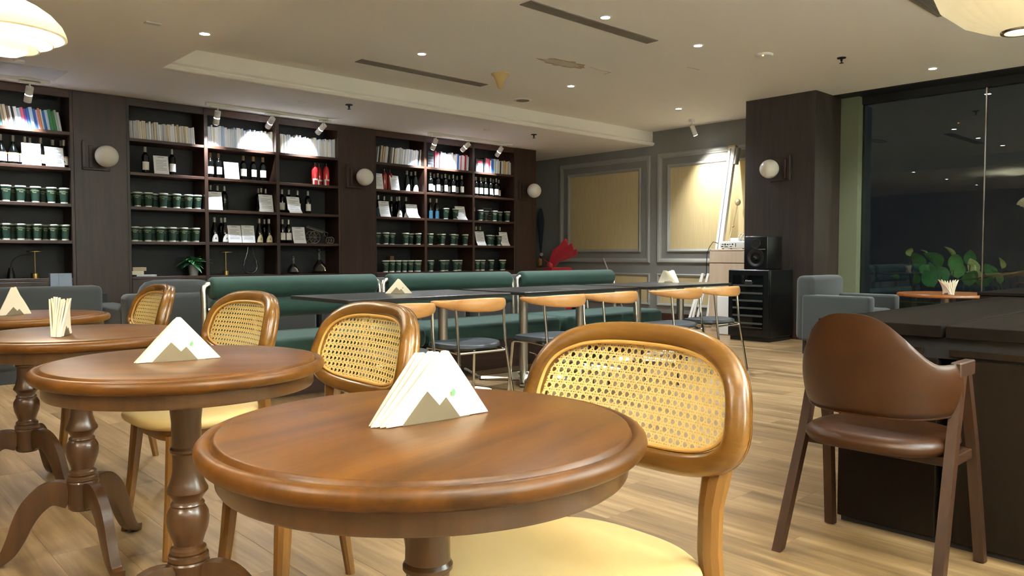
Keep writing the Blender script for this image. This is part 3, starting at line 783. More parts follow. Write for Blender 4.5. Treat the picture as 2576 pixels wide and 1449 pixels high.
# ------------------------------------------------------------------ bottles
def bottle(kind, label, loc, group):
    key = kind
    if key in BOT:
        return dup(BOT[key], label, loc, random.uniform(-.3, .3), group)
    t = thing('wine_bottle', label, 'bottle', loc, 0, group); BOT[key] = t
    glass, lab, l0, l1, cap, fat = BSPEC[kind]
    if kind == 'burgundy' or kind == 'tan': prof = [(0, 0), (.038, 0), (.041, .006), (.041, .11), (.036, .155), (.024, .195), (.0155, .235), (.0145, .27), (.0145, .288)]
    elif kind == 'fat': prof = [(0, 0), (.046, 0), (.05, .01), (.05, .10), (.046, .13), (.03, .165), (.0165, .195), (.0145, .225), (.0145, .285)]
    elif kind in ('red', 'rose'): prof = [(0, 0), (.038, 0), (.04, .006), (.04, .19), (.037, .21), (.03, .227), (.02, .24), (.0155, .25), (.0145, .285)]
    else: prof = [(0, 0), (.035, 0), (.0375, .006), (.0375, .185), (.034, .202), (.021, .222), (.0145, .24), (.014, .29)]
    part('glass_body', MB().lathe(prof, 26), glass, t)
    zt = prof[-1][1]
    part('foil_cap', MB().lathe([(.0155, zt - .055), (.0158, zt), (.0158, zt + .006), (0, zt + .008)], 16), cap, t)
    if lab:
        lb = MB(); n = 12; hw = 1.15
        def rad(z):
            for (r0, z0), (r1, z1) in zip(prof, prof[1:]):
                if z0 <= z <= z1 and z1 > z0: return r0 + (r1 - r0) * (z - z0) / (z1 - z0)
            return .037
        zs = [l0 + (l1 - l0) * k / 4 for k in range(5)]
        for z in zs:
            sh = 1.0 if kind not in ('burgundy', 'tan') else (1 - .75 * ((z - l0) / (l1 - l0)) ** 2.2)
            for i in range(n + 1):
                a = (-hw + 2 * hw * i / n) * sh; r_ = rad(z) + .0008; lb.v.append((r_ * math.sin(a), -r_ * math.cos(a), z))
        for j in range(4):
            for i in range(n): q = j * (n + 1) + i; lb.f.append((q, q + 1, q + n + 2, q + n + 1))
        pl = part('label', lb, lab, t)
        r_ = rad((l0 + l1) / 2) + .0016
        if kind in ('burgundy', 'fat', 'tan'):
            a = .25; part('label_mark', MB().add([(r_ * math.sin(-a), -r_ * math.cos(a), l0 + .3 * (l1 - l0)), (r_ * math.sin(a), -r_ * math.cos(a), l0 + .3 * (l1 - l0)), (0, -r_ - .0012, l0 + .62 * (l1 - l0))], [(0, 1, 2)]), 'labelink', pl, smooth=False)
    if kind == 'fat': part('label_band', MB().lathe([(.0508, .105), (.0498, .118)], 26), 'tan', t)
    if kind == 'red': part('white_tag', MB().box(-.052, -.030, -.05, -.046, 0, .065), 'label', t, smooth=False)
    return t


BOT = {}
BSPEC = {'bordeaux': ('bottle', 'label', .04, .13, 'capgrey', 0), 'burgundy': ('bottle', 'label', .008, .10, 'capgrey', 0), 'tan': ('bottle', 'labelcream', .008, .10, 'capgrey', 0),
         'fat': ('bottle', 'label', .03, .105, 'capgrey', 1), 'red': ('bottlered', 'label', .062, .082, 'bottle', 0), 'rose': ('bottlepink', None, 0, 0, 'bottle', 0),
         'blue': ('bottle', 'bottleblue', .006, .12, 'capgrey', 0), 'corked': ('bottle', 'label', .05, .135, 'cork', 0), 'plain': ('bottle', None, 0, 0, 'capgrey', 0)}


def row(bay, lv, kind, pxs, lab, Y=None, cat=None):
    Y = Y or YF + .10
    prev = -9
    for bi, px in enumerate(sorted(pxs)):
        x = onY(px, 480, Y).x; b0, b1 = BAY[bay]; x = min(max(x, b0 + .075, prev + (.103 if kind == 'fat' else .083)), b1 - .06); prev = x
        bottle(kind, (ORD[bi] + ' ' + lab) if len(pxs) > 1 else lab, (x, Y, SZ[lv]), 'bottles: ' + lab)


row('0', 3, 'fat', [5, 32, 57, 105, 166], 'round-shouldered dark wine bottle with white label in the leftmost bay', YF + .13)
row('0', 3, 'plain', [78, 135, 150], 'plain dark bottle behind the papers in the leftmost bay', YF + .24)
row('A', 3, 'bordeaux', [367, 434], 'dark wine bottle beside the paper card in the first middle bay', YF + .12)
row('B', 3, 'corked', [530, 551], 'cork-topped bottle left of the paper card, second middle bay', YF + .12)
row('B', 3, 'corked', [613, 638, 662], 'cork-topped bottle right of the paper card, second middle bay', YF + .12)
row('C', 3, 'red', [792, 821], 'bright red bottle with white tag in the third middle bay', YF + .10)
row('C', 3, 'red', [803], 'red bottle standing behind the other two red ones', YF + .20)
row('B', 2, 'plain', [529, 538, 546], 'dark bottle hidden behind the left card, third shelf up', YF + .20)
row('B', 2, 'plain', [650, 676], 'dark bottle behind the right card, third shelf up', YF + .22)
row('B', 2, 'tan', [657], 'bottle with cream label peeping from behind the right card', YF + .13)
row('C', 2, 'bordeaux', [709, 726, 748, 774], 'dark bottle with pale label round the bent card, third middle bay', YF + .17)
row('B', 1, 'burgundy', [538, 564], 'sloping-shouldered bottle with white arched label beside the grey cards', YF + .10)
row('B', 1, 'plain', [555, 664], 'plain dark bottle standing back on the second shelf up', YF + .23)
row('B', 1, 'tan', [651, 675], 'bottle with tan arched label right of the grey cards', YF + .10)
row('C', 1, 'bordeaux', [709, 722], 'dark bottle with white label left of the metal cart', YF + .11)
row('D', 3, 'rose', [967, 981], 'slim rose-red bottle between two paper cards', YF + .12)
row('D', 3, 'burgundy', [1024, 1045], 'dark bottle with white arched label in the first right bay', YF + .12)
row('D', 3, 'plain', [1035], 'plain dark bottle between the two arched-label bottles', YF + .22)
row('E', 3, 'bordeaux', [1083, 1101, 1120, 1140, 1161], 'front bottle with white label in the second right bay', YF + .11)
row('E', 3, 'bordeaux', [1092, 1111, 1130, 1150], 'rear bottle with white label in the second right bay', YF + .22)
row('F', 3, 'bordeaux', [1197, 1209, 1221, 1234, 1248], 'front bottle with white label in the last right bay', YF + .11)
row('F', 3, 'bordeaux', [1215, 1240, 1254], 'rear bottle with white label in the last right bay', YF + .22)
row('D', 2, 'blue', [951], 'blue-labelled bottle left of the tall paper card', YF + .13)
row('D', 2, 'burgundy', [1004, 1021], 'white-labelled bottle between the two cards, first right bay', YF + .13)
row('D', 2, 'plain', [966, 984, 998], 'plain bottle behind the cards in the first right bay', YF + .23)
row('E', 2, 'blue', [1082, 1098], 'blue-labelled bottle beside the green cups', YF + .11)
row('F', 1, 'plain', [1197, 1207], 'plain dark bottle behind the left card, last right bay', YF + .2)
row('F', 1, 'plain', [1257], 'plain dark bottle behind the right card, last right bay', YF + .24)


# ------------------------------------------------------------------ printed cards
def card(bay, lv, px0, px1, top, label, lean=.2, fold=0.0):
    """A5 sheet leaning against what stands behind it, curling at the foot, with printed lines"""
    Y = YF + .045; xa, xb = onY(px0, top, Y).x, onY(px1, top, Y).x; b0, b1 = BAY[bay]
    w = min(xb - xa, .2); xc = (xa + xb) / 2; h = max(.16, min(.25, onY((px0 + px1) / 2, top, Y + .03).z - SZ[lv] - .001)); xc = min(max(xc, b0 + w / 2 + .035), b1 - w / 2 - .035)
    t = thing('printed_card', label, 'paper card', (xc, Y, SZ[lv]), random.uniform(-.08, .08), 'printed paper cards on the shelves')
    def bend(z): k = z / h; return lean * z + fold * math.exp(-(k / .18) ** 2) * -.03
    mb = MB(); nz = 10; th = .0012
    for sd in (0, 1):
        for j in range(nz + 1):
            z = h * j / nz
            for x in (-w / 2, 0, w / 2): mb.v.append((x, bend(z) + (th if sd else 0) + (.002 if x else 0), z))
    q = 3 * (nz + 1)
    for j in range(nz):
        for i in range(2):
            a = j * 3 + i; mb.f.append((a, a + 1, a + 4, a + 3)); mb.f.append((q + a, q + a + 3, q + a + 4, q + a + 1))
        mb.f.append((j * 3, j * 3 + 3, q + j * 3 + 3, q + j * 3)); mb.f.append((j * 3 + 2, q + j * 3 + 2, q + j * 3 + 5, j * 3 + 5))
    mb.f.append((0, q, q + 1, 1)); mb.f.append((1, q + 1, q + 2, 2)); e = nz * 3; mb.f.append((e, e + 1, q + e + 1, q + e)); mb.f.append((e + 1, e + 2, q + e + 2, q + e + 1))
    s_ = part('sheet', mb, 'paper', t, ang=60)
    pr = MB()
    for k in range(9):
        z = h * (.9 - k * .085) if k else h * .91
        if k == 1: continue
        x0, x1 = (-w * .22, w * .22) if k == 0 else (-w * .36, w * (.36 if k % 3 else .15))
        hh = .006 if k == 0 else .0045
        pr.add([(x0, bend(z) - .0008, z), (x1, bend(z) - .0008, z), (x1, bend(z + hh) - .0008, z + hh), (x0, bend(z + hh) - .0008, z + hh)], [(0, 1, 2, 3)])
    part('print', pr, 'papertext', s_, smooth=False)


card('0', 3, 55, 103, 360, 'white paper card glaring brightest, left one in the leftmost bay')
card('0', 3, 114, 162, 370, 'white paper card nearer the first globe lamp, leftmost bay')
card('A', 3, 388, 425, 392, 'white paper card standing between two dark bottles')
card('B', 3, 566, 602, 408, 'white paper card amid the cork-topped bottles')
card('B', 2, 523, 559, 482, 'bright paper card at the left end of its shelf, second middle bay')
card('B', 2, 659, 694, 490, 'blue-white paper card at the right end of its shelf, second middle bay')
card('C', 2, 725, 758, 495, 'bent paper card with brightly lit lower half', .25, 1.2)
card('B', 1, 575, 609, 567, 'dim grey paper card, left of the pair beside the arched labels')
card('B', 1, 610, 642, 567, 'dim grey paper card, right of the pair beside the tan labels')
card('C', 1, 738, 769, 571, 'dim paper card left of the metal cart', .2, .8)
card('D', 3, 942, 964, 436, 'white paper card left of the rose-red bottles')
card('D', 3, 984, 1006, 442, 'white paper card right of the rose-red bottles')
card('D', 2, 956, 982, 506, 'white paper card beside the blue-labelled bottle', .2, .6)
card('D', 2, 1025, 1053, 514, 'curled paper card with bright foot, first right bay', .25, 1.5)
card('E', 2, 1149, 1174, 519, 'paper card right of the two green cups', .25, 1.0)
card('F', 1, 1200, 1222, 582, 'paper card left of the cups in the last right bay', .25, .8)
card('F', 1, 1260, 1282, 584, 'paper card right of the cups in the last right bay', .25, .8)

# slatted rack, little flag, lamps, decanters, plant, cart, books lying flat
p = onY(1226, 540, YF + .2); t = thing('slatted_rack', 'grey slatted stand behind the cups in the last bay', 'rack', (p.x, YF + .2, SZ[2]))
for sx in (-1, 1): part('rack_side', MB().box(sx * .085 - .006, sx * .085 + .006, 0, .012, 0, .215), 'midgrey', t, smooth=False)
for k in range(6): part('rack_slat', MB().box(-.079, .079, .001, .011, .012 + k * .036, .03 + k * .036), 'midgrey', t, smooth=False)
p = onY(1196, 540, YF + .06); t = thing('menu_stick', 'small stick with a pale tag at the upright', 'stick', (BAY['F'][0] + .055, YF + .06, SZ[2]))
part('stick', MB().tube([(0, 0, 0), (0, 0, .16)], .004, 6), 'ivory', t); part('tag', MB().box(-.014, .014, -.005, -.0035, .14, .2), 'labelcream', t, smooth=False)


def tlamp(px, bay, label):
    Y = YF + .15; x = onY(px, 660, Y).x; t = thing('gold_table_lamp', label, 'table lamp', (x, Y, SZ[0]), 0, 'slim gold table lamps')
    part('base', MB().lathe([(0, 0), (.036, 0), (.036, .048), (.034, .05), (0, .05)], 24), 'brass', t)
    part('stem', MB().tube([(0, 0, .05), (0, 0, .272)], .005, 8), 'brass', t)
    part('disc_shade', MB().lathe([(0, .284), (.03, .283), (.072, .274), (.072, .268), (.01, .268)], 28), 'brass', t)


tlamp(88, '0', 'slim gold disc lamp on the lowest shelf of the leftmost bay'); tlamp(568, 'B', 'slim gold disc lamp beside the glass decanter')
x = onY(630, 660, YF + .15).x; t = thing('glass_decanter', 'clear swan-necked glass decanter beside the gold lamp', 'decanter', (x, YF + .15, SZ[0]))
pts = []
for k in range(25):
    a = -PI * .5 + (k - 12) / 12 * PI * .80
    pts.append((.085 * math.cos(a) * (1 if k else 1), 0, .10 + .085 * math.sin(a)))
path = [(-.028, 0, .335), (-.036, 0, .27), (-.06, 0, .2)] + [pts[i] for i in range(25) if pts[i][2] < .15][::1] + [(.06, 0, .2), (.035, 0, .27), (.028, 0, .335)]
srt = sorted([q for q in pts if q[2] < .15], key=lambda q: math.atan2(q[0], .1 - q[2]))
path = [(-.028, 0, .335), (-.034, 0, .28), (-.052, 0, .22), (-.076, 0, .165)] + srt + [(.076, 0, .165), (.052, 0, .22), (.034, 0, .28), (.028, 0, .335)]
part('glass_tube', MB().tube(path, [.009] * 4 + [.014] * len(srt) + [.009] * 4, 12), 'clearglass', t)
part('rim', MB().lathe([(.012, -.002), (.0145, 0), (.012, .002)], 14, (.028, 0, .336)), 'clearglass', t)
for (px, lab, s) in ((737, 'dark squat glass decanter on the lowest shelf, third middle bay', .8), (803, 'round-bellied dark glass decanter under the metal cart', 1.1)):
    x = onY(px, 660, YF + .16).x; t = thing('dark_decanter', lab, 'decanter', (x, YF + .16, SZ[0]))
    part('belly', MB().lathe([(0, 0), (.06 * s, .002), (.1 * s, .03 * s), (.095 * s, .07 * s), (.05 * s, .12 * s), (.02 * s, .16 * s), (.018 * s, .24 * s), (.026 * s, .26 * s)], 30), 'clearglass', t)
    part('stopper', MB().sphere(.024 * s, (0, 0, .275 * s), 16, 10), 'clearglass', t)
x = onY(487, 660, YF + .12).x
t = thing('potted_fern', 'leafy plant in a pale pot on the lowest shelf', 'potted plant', (x, YF + .12, SZ[0]))
part('pot', MB().lathe([(0, 0), (.046, 0), (.064, .125), (.058, .125), (.054, .11), (0, .11)], 26), 'pot', t)
def leaf_mesh(L, w, droop=.3, n=5):
    mb = MB()
    for k in range(n + 1):
        u = k / n; ww = w * math.sin(PI * min(1, u * .92 + .06)) ** .8 * (1 - .35 * u); z = -droop * L * u * u
        mb.v += [(-ww / 2, u * L, z + ww * .18), (0, u * L, z), (ww / 2, u * L, z + ww * .18)]
    for k in range(n):
        a = k * 3; mb.f += [(a, a + 1, a + 4, a + 3), (a + 1, a + 2, a + 5, a + 4)]
    return mb.mesh('leaf', True, 60)
lms = [leaf_mesh(.12, .075, .8), leaf_mesh(.15, .065, 1.0), leaf_mesh(.09, .07, .5)]
for k in range(48):
    a = k * 2.4; o = link('leaf', lms[k % 3], 'leafdark', t, loc=(.02 * math.cos(a), .02 * math.sin(a), .12 + random.uniform(0, .05))); o.rotation_euler = (random.uniform(.1, 1.2), random.uniform(-.3, .3), a)
x = onY(341, 680, YF + .1).x
for k, (w, d_, h, c, dx, lab) in enumerate(((.21, .15, .02, 'pale grey', .05, 'thin pale book lowest in the flat stack'), (.125, .16, .042, 'cream', 0, 'cream book second in the flat stack'), (.14, .15, .04, 'beige', .012, 'beige book on top of the flat stack'))):
    z0 = SZ[0] + sum((.02, .042, .04)[:k]); tag(part('lying_book', MB().cbox(x - .06 + dx, x - .06 + dx + w, YF + .03, YF + .03 + d_, z0, z0 + h, .002), BM[c], smooth=False), lab, 'book', 'books lying flat on the lowest shelf')
# metal cart ornament
xa, xb = onY(771, 600, YF + .15).x, onY(836, 600, YF + .15).x
t = thing('metal_cart', 'small wire cart ornament with spoked wheels on the shelf', 'ornament', (xa, YF + .15, SZ[1])); Lc = xb - xa
def wheel(mb, cx, y, r, sp):
    ring = [(cx + r * math.cos(2 * PI * k / 24), y, r + .004 + r * math.sin(2 * PI * k / 24)) for k in range(25)]
    mb.tube(ring, .004, 6, caps=False)
    for k in range(sp): a = PI * k / sp; mb.tube([(cx - r * math.cos(a), y, r + .004 - r * math.sin(a)), (cx + r * math.cos(a), y, r + .004 + r * math.sin(a))], .0025, 5)
    return mb
for y in (-.05, .05): part('large_wheel', wheel(MB(), .09, y, .077, 4), 'ventgrey', t)
for y in (-.03, .03): part('small_wheel', wheel(MB(), Lc - .035, y, .042, 3), 'ventgrey', t)
part('barrel_bed', MB().tube([(-.01, -.045, .225), (.10, -.045, .195), (Lc - .09, -.045, .14), (Lc - .1, -.045, .10)], .005, 6).tube([(-.01, .045, .225), (.10, .045, .195), (Lc - .09, .045, .14), (Lc - .1, .045, .10)], .005, 6).tube([(-.01, -.045, .225), (-.01, .045, .225)], .005, 6), 'midgrey', t)
part('cart_rod', MB().tube([(.0, 0, .21), (Lc - .14, 0, .145)], .011, 8), 'satinsteel', t)
part('axle', MB().tube([(.09, -.05, .081), (.09, .05, .081)], .005, 6).tube([(.09, 0, .081), (.12, 0, .185)], .005, 6).tube([(Lc - .12, 0, .12), (Lc - .035, 0, .046)], .004, 6), 'midgrey', t)
# black gooseneck object far left, brown carton on the low shelf of the right bookcase
x = onY(27, 670, YF + .16).x; t = thing('gooseneck_lamp', 'black curved-neck lamp on the lowest shelf at far left', 'table lamp', (x, YF + .16, SZ[0]))
part('body', MB().lathe([(0, 0), (.038, 0), (.03, .06), (.018, .11), (0, .115)], 18), 'blackmetal', t)
part('neck', MB().tube([(0, 0, .11), (.005, 0, .16), (.04, 0, .205), (.1, 0, .235)], .005, 8), 'blackmetal', t)
x = onY(985, 645, YF + .27).x; tag(part('small_carton', MB().cbox(x - .035, x + .03, YF + .25, YF + .32, SZ[0], SZ[0] + .225, .002), 'cardboard', smooth=False), 'small brown carton behind the bottom row of cups', 'box')

# ================================================================== ROUND TABLES
def se_pt(a, hx, hz, e): return (hx * math.copysign(abs(math.cos(a)) ** (2 / e), math.cos(a)), hz * math.copysign(abs(math.sin(a)) ** (2 / e), math.sin(a)))


TZ = .75
def spline3(pts, k):
    out = []
    for i in range(len(pts) - 1):
        p0, p1, p2, p3 = pts[max(i - 1, 0)], pts[i], pts[i + 1], pts[min(i + 2, len(pts) - 1)]
        for j in range(k):
            t = j / k; out.append(tuple(.5 * (2 * b + (c - a) * t + (2 * a - 5 * b + 4 * c - d) * t * t + (-a + 3 * b - 3 * c + d) * t ** 3) for a, b, c, d in zip(p0, p1, p2, p3)))
    return out + [tuple(pts[-1])]
RT_ = thing('round_table', '', 'table', (0, 0, 0), 0, 'round turned-leg cafe tables')
part('tabletop', MB().lathe([(0, .75), (.297, .75), (.3005, .7488), (.3025, .744), (.3045, .7415), (.307, .7428), (.3095, .7455), (.314, .7465), (.320, .7445), (.3248, .7395), (.3262, .733), (.3248, .7265), (.320, .7205), (.312, .717), (.302, .7165), (0, .7165)], 96), 'tabletop', RT_, ang=50)
part('apron', MB().lathe([(.284, .7165), (.2995, .7165), (.2995, .688), (.297, .684), (.284, .684)], 96), 'tablewood', RT_, ang=50)
part('underside', MB().lathe([(0, .705), (.284, .705)], 48), 'tablewood', RT_)
colp = [(.05, .705), (.05, .686), (.045, .672), (.038, .64), (.034, .60), (.034, .56), (.0345, .541), (.038, .535), (.038, .529), (.033, .523), (.032, .50), (.034, .475), (.040, .452), (.0475, .437), (.0475, .431), (.040, .422), (.034, .413), (.033, .408), (.037, .404), (.039, .400), (.037, .396),
        (.041, .391), (.0475, .378), (.049, .362), (.046, .340), (.038, .318), (.033, .302), (.034, .297), (.041, .292), (.042, .284), (.040, .279), (.046, .276), (.047, .266), (.045, .262), (.048, .258), (.048, .252), (.045, .246), (.045, .172), (.038, .165), (0, .165)]
part('turned_column', MB().lathe(colp, 40), 'tablewood', RT_, ang=28)
for k in range(3):
    a = R(37 + 120 * k)
    pr = [(.035, .212, .04), (.075, .226, .039), (.11, .218, .037), (.145, .186, .035), (.172, .140, .031), (.192, .090, .027), (.214, .048, .022), (.24, .02, .0145), (.268, .0125, .0122)]
    pr = spline3(pr, 4)
    ca, sa = math.cos(a), math.sin(a)
    mb = MB(); sec0 = [(-.9, -1), (.9, -1), (1, -.8), (1, .8), (.9, 1), (-.9, 1), (-1, .8), (-1, -.8)]
    rows = []
    for i, (r_, z, hh) in enumerate(pr):
        r0, z0, _ = pr[max(i - 1, 0)]; r1, z1, _ = pr[min(i + 1, len(pr) - 1)]
        tl = math.hypot(r1 - r0, z1 - z0); tr_, tz = (r1 - r0) / tl, (z1 - z0) / tl
        nr, nz = -tz, tr_
        st = len(mb.v)
        for (u, w) in sec0:
            rr, zz = r_ + nr * hh * w, z + nz * hh * w; sd = .0165 * u
            mb.v.append((rr * ca - sd * sa, rr * sa + sd * ca, max(zz, .0)))
        rows.append(st)
    for q1, q2 in zip(rows, rows[1:]):
        for j in range(8): mb.f.append((q1 + j, q1 + (j + 1) % 8, q2 + (j + 1) % 8, q2 + j))
    mb.f.append(tuple(rows[0] + j for j in range(8))); mb.f.append(tuple(rows[-1] + j for j in range(8)))
    part('leg', mb, 'tablewood', RT_, ang=50)
TABS = [((.683, .925), 'largest and nearest round mahogany table, in the foreground', R(14)), ((.672, 1.885), 'second round mahogany table, its napkins in a neat triangle', R(150)),
        ((.662, 2.80), 'third round mahogany table, with edge-on napkins', 0), ((.69, 3.80), 'farthest round mahogany table, by the grey sofa at left', R(20))]
ch = list(RT_.children)
for k, (xy, lab, rz) in enumerate(TABS):
    if k == 0: RT_.location = (*xy, 0); RT_['label'] = lab; RT_.rotation_euler = (0, 0, rz)
    else: dup(RT_, lab, (*xy, 0), rz, ch=ch)

# ================================================================== CANE CHAIRS (built facing -x)
CC = thing('cane_chair', '', 'chair', (0, 0, 0), 0, 'cane-backed cafe chairs')
BZ, BHX, BHZ = .733, .242, .113                    # back frame centre line
def bsurf(u, w, off=0.0):
    """u across (y), w up from the centre; off = out of the front face"""
    k = 1 - .10 * (w / .135)
    y = u * k; z = BZ + w
    x = .196 + .30 * w - .045 * (u / .25) ** 2
    return Vector((x - off * .96, y + off * .36 * (u / .25), z + off * .28))
NP = 96
pth = []; na = []; nb = []
for i in range(NP):
    a = 2 * PI * i / NP; u, w = se_pt(a, BHX, BHZ, 3.0); pth.append(bsurf(u, w))
for i in range(NP):
    t_ = (pth[(i + 1) % NP] - pth[i - 1]).normalized(); u, w = se_pt(2 * PI * i / NP, BHX, BHZ, 3.0)
    d = (bsurf(u, w, .01) - bsurf(u, w)).normalized(); b_ = t_.cross(d).normalized(); na.append(b_); nb.append(d)
fw, fd = .0205, .0185
sec = [(-fw, -fd * .6), (-fw, fd * .6), (-fw * .82, fd * .95), (-fw * .5, fd * 1.1), (0, fd * 1.12), (fw * .55, fd * 1.0), (fw * .88, fd * .7), (fw, fd * .2), (fw, -fd * .2), (fw * .86, -fd * .45), (fw * .97, -fd * .75), (fw * .97, -fd * 1.2), (fw * .75, -fd * 1.55), (0, -fd * 1.7), (-fw * .7, -fd * 1.4)]
# section a-axis must point outwards
if na[0].dot(pth[0] - bsurf(0, 0)) < 0: na = [-v for v in na]
part('back_frame', MB().sweep(pth, na, nb, sec, True), 'chairwood', CC, ang=50)
ihx, ihz, ie = BHX - fw + .002, BHZ - fw + .002, 3.0
part('cane_edging', MB().tube([bsurf(*se_pt(2 * PI * i / NP, ihx - .004, ihz - .004, ie), .013) for i in range(NP + 1)], .0042, 8, caps=False), 'canerim', CC)
def inside(u, w): return (abs(u) / ihx) ** ie + (abs(w) / ihz) ** ie <= 1
cane = MB()
def strand(u0, w0, du, dw, wd, off):
    L = math.hypot(du, dw); du, dw = du / L, dw / L; px, pz = -dw * wd / 2, du * wd / 2
    ts = [k * .006 for k in range(-100, 101)]; run = [t for t in ts if inside(u0 + du * t, w0 + dw * t)]
    if len(run) < 2: return
    step = run[::2] + ([run[-1]] if run[::2][-1] != run[-1] else [])
    st = len(cane.v)
    for t in step:
        u, w = u0 + du * t, w0 + dw * t
        cane.v.append(tuple(bsurf(u + px, w + pz, off))); cane.v.append(tuple(bsurf(u, w, off + .0003))); cane.v.append(tuple(bsurf(u - px, w - pz, off)))
    for k in range(len(step) - 1):
        a = st + k * 3; cane.f += [(a, a + 1, a + 4, a + 3), (a + 1, a + 2, a + 5, a + 4)]
PT = .0166
nu, nw = int(ihx / PT) + 1, int(ihz / PT) + 1
for i in range(-nu, nu + 1):
    for s_ in (-1, 1): strand(i * PT + s_ * .0024, 0, 0, 1, .0029, .0032)
for j in range(-nw, nw + 1):
    for s_ in (-1, 1): strand(0, j * PT + s_ * .0024, 1, 0, .0029, .0036)
for i in range(-nu - nw, nu + nw + 1):
    strand((i + .5) * PT, 0, 1, 1, .0029, .0041); strand((i + .5) * PT, 0, 1, -1, .0029, .0046)
tag(part('cane_weave', cane, 'cane', CC, ang=80), kind='stuff')
# seat
def dish(x, y, z): return (x + (.012 * (y / .23) ** 2 if x < 0 else 0), y * (1 - .10 * (x / .22 + 0)), z)
part('seat_cushion', MB().pad(.222, .235, [(0, .418), (.80, .418), (.93, .421), (.985, .430), (1.0, .440), (.985, .450), (.95, .4565), (.85, .461), (.6, .464), (.3, .4655), (0, .466)], 64, 2.7, (-.012, 0, 0), dish), 'cream', CC, ang=60)
part('seat_rail', MB().pad(.17, .185, [(.0, .375), (.96, .375), (1, .38), (1, .418), (0, .418)], 48, 3.4, (-.004, 0, 0)), 'chairlegwood', CC)
for s_ in (-1, 1):
    part('front_leg', MB().tube([(-.19, s_ * .196, 0), (-.166, s_ * .176, .22), (-.15, s_ * .163, .40)], [.0145, .019, .023], 10), 'chairlegwood', CC)
    part('rear_leg', MB().tube([(.235, s_ * .215, 0), (.197, s_ * .20, .2), (.172, s_ * .186, .40), (.164, s_ * .182, .48), (.162, s_ * .185, .56), (.168, s_ * .19, .605), (.178, s_ * .196, .64)], [.015, .0185, .022, .0225, .0225, .025, .022], 10), 'chairlegwood', CC)
CHS = [((1.0, .925), 'nearest cane-backed chair, beside the foreground table', 0), ((1.0, 1.885), 'second cane-backed chair, behind the foreground napkins', R(-2)),
       ((1.035, 2.79), 'third cane-backed chair, behind the second round table', R(2)), ((1.03, 3.80), 'farthest cane-backed chair, in front of the grey sofa', R(-3))]
ch = list(CC.children)
for k, (xy, lab, rz) in enumerate(CHS):
    if k == 0: CC.location = (*xy, 0); CC['label'] = lab
    else: dup(CC, lab, (*xy, 0), rz, ch=ch)

# ================================================================== NAPKIN HOLDERS
def holder(x, y, z, rz, lab_h, lab_n, n=8, spread=.02, w=.19, h=.102, open_=0.0, logo=True, fan=0.0, thk=.0014):
    t = thing('napkin_holder', lab_h, 'napkin holder', (x, y, z), rz, 'steel mountain-shaped napkin holders')
    s = w / .19
    mp_ = [(-.061, 0), (.042, 0), (.016, .033), (.004, .022), (-.018, .046)]
    mp_ = [(a * s, max(b_ * s, 0)) for a, b_ in mp_]
    g = .017
    part('front_plate', MB().prism([(a, b_ + .0012) for a, b_ in mp_], -g - .0012, -g), 'steelplate', t, smooth=False)
    part('back_plate', MB().prism([(-a, b_ + .0012) for a, b_ in mp_], g, g + .0012), 'steelplate', t, smooth=False)
    part('base_plate', MB().box(-.061 * s, .061 * s, -g, g, 0, .0012), 'steelplate', t, smooth=False)
    q = thing('napkin_stack', lab_n, 'napkins', (x, y, z + .0013), rz, 'folded paper napkins in holders')
    for k in range(n):
        f = (k + .5) / n * 2 - 1; y0 = f * (g - .002); tilt = f * spread * 8; hh = h * random.uniform(.95, 1.03); ww = w / 2 * random.uniform(.96, 1.03)
        dx = random.uniform(-.004, .004) + f * fan * .03; th = thk; bow = random.uniform(-.004, .004)
        mb = MB(); nn = 7
        for sd in (-1, 1):
            for j in range(nn + 1):
                u = j / nn; hw = ww * (1 - u) + .004 * u; zz = hh * u
                yy = y0 + tilt * zz * (1 + open_ * u * 6) + bow * math.sin(PI * u)
                for x_ in (-hw, -hw * .5, 0, hw * .5, hw):
                    cr = .004 * open_ * math.sin(x_ * 60 + k) * (1 + u); mb.v.append((x_ + dx + f * fan * zz * .5, yy + sd * th + cr, zz + (.003 * math.cos(x_ * 40 + k) * u if open_ else 0)))
        Q = 5 * (nn + 1)
        for j in range(nn):
            for i in range(4): a = j * 5 + i; mb.f += [(a, a + 1, a + 6, a + 5), (Q + a, Q + a + 5, Q + a + 6, Q + a + 1)]
            a = j * 5; mb.f += [(a, a + 5, Q + a + 5, Q + a), (a + 4, Q + a + 4, Q + a + 9, a + 9)]
        for i in range(4): mb.f += [(i, Q + i, Q + i + 1, i + 1), (nn * 5 + i, nn * 5 + i + 1, Q + nn * 5 + i + 1, Q + nn * 5 + i)]
        o = part('napkin', mb, 'napkin', q, ang=60)
    if logo:
        lg = MB(); yl = -g - .0022
        lg.prism([(.024, .040), (.029, .046), (.032, .041), (.030, .034), (.026, .034)], yl - .0004, yl)
        part('green_print', lg.xf(Matrix.Scale(s, 4)), 'leaf', q, smooth=False)
    return t


holder(.700, .938, TZ, R(-3), 'steel napkin holder on the foreground table', 'cream napkin triangles on the foreground table', 9, .001, fan=-.25)
holder(.655, 1.882, TZ, R(-10), 'steel napkin holder on the second round table', 'cream napkin triangles on the second round table', 8, .0005, .185, .1)
holder(.592, 2.72, TZ, R(64), 'steel napkin holder seen edge-on, third round table', 'edge-on napkins fanning open on the third round table', 10, .012, .125, .115, .16, False, .25, .0024)
holder(.655, 3.805, TZ, R(20), 'steel napkin holder on the farthest round table', 'sagging napkins on the farthest round table', 7, .004, .135, .112, .12, False, .2, .002)

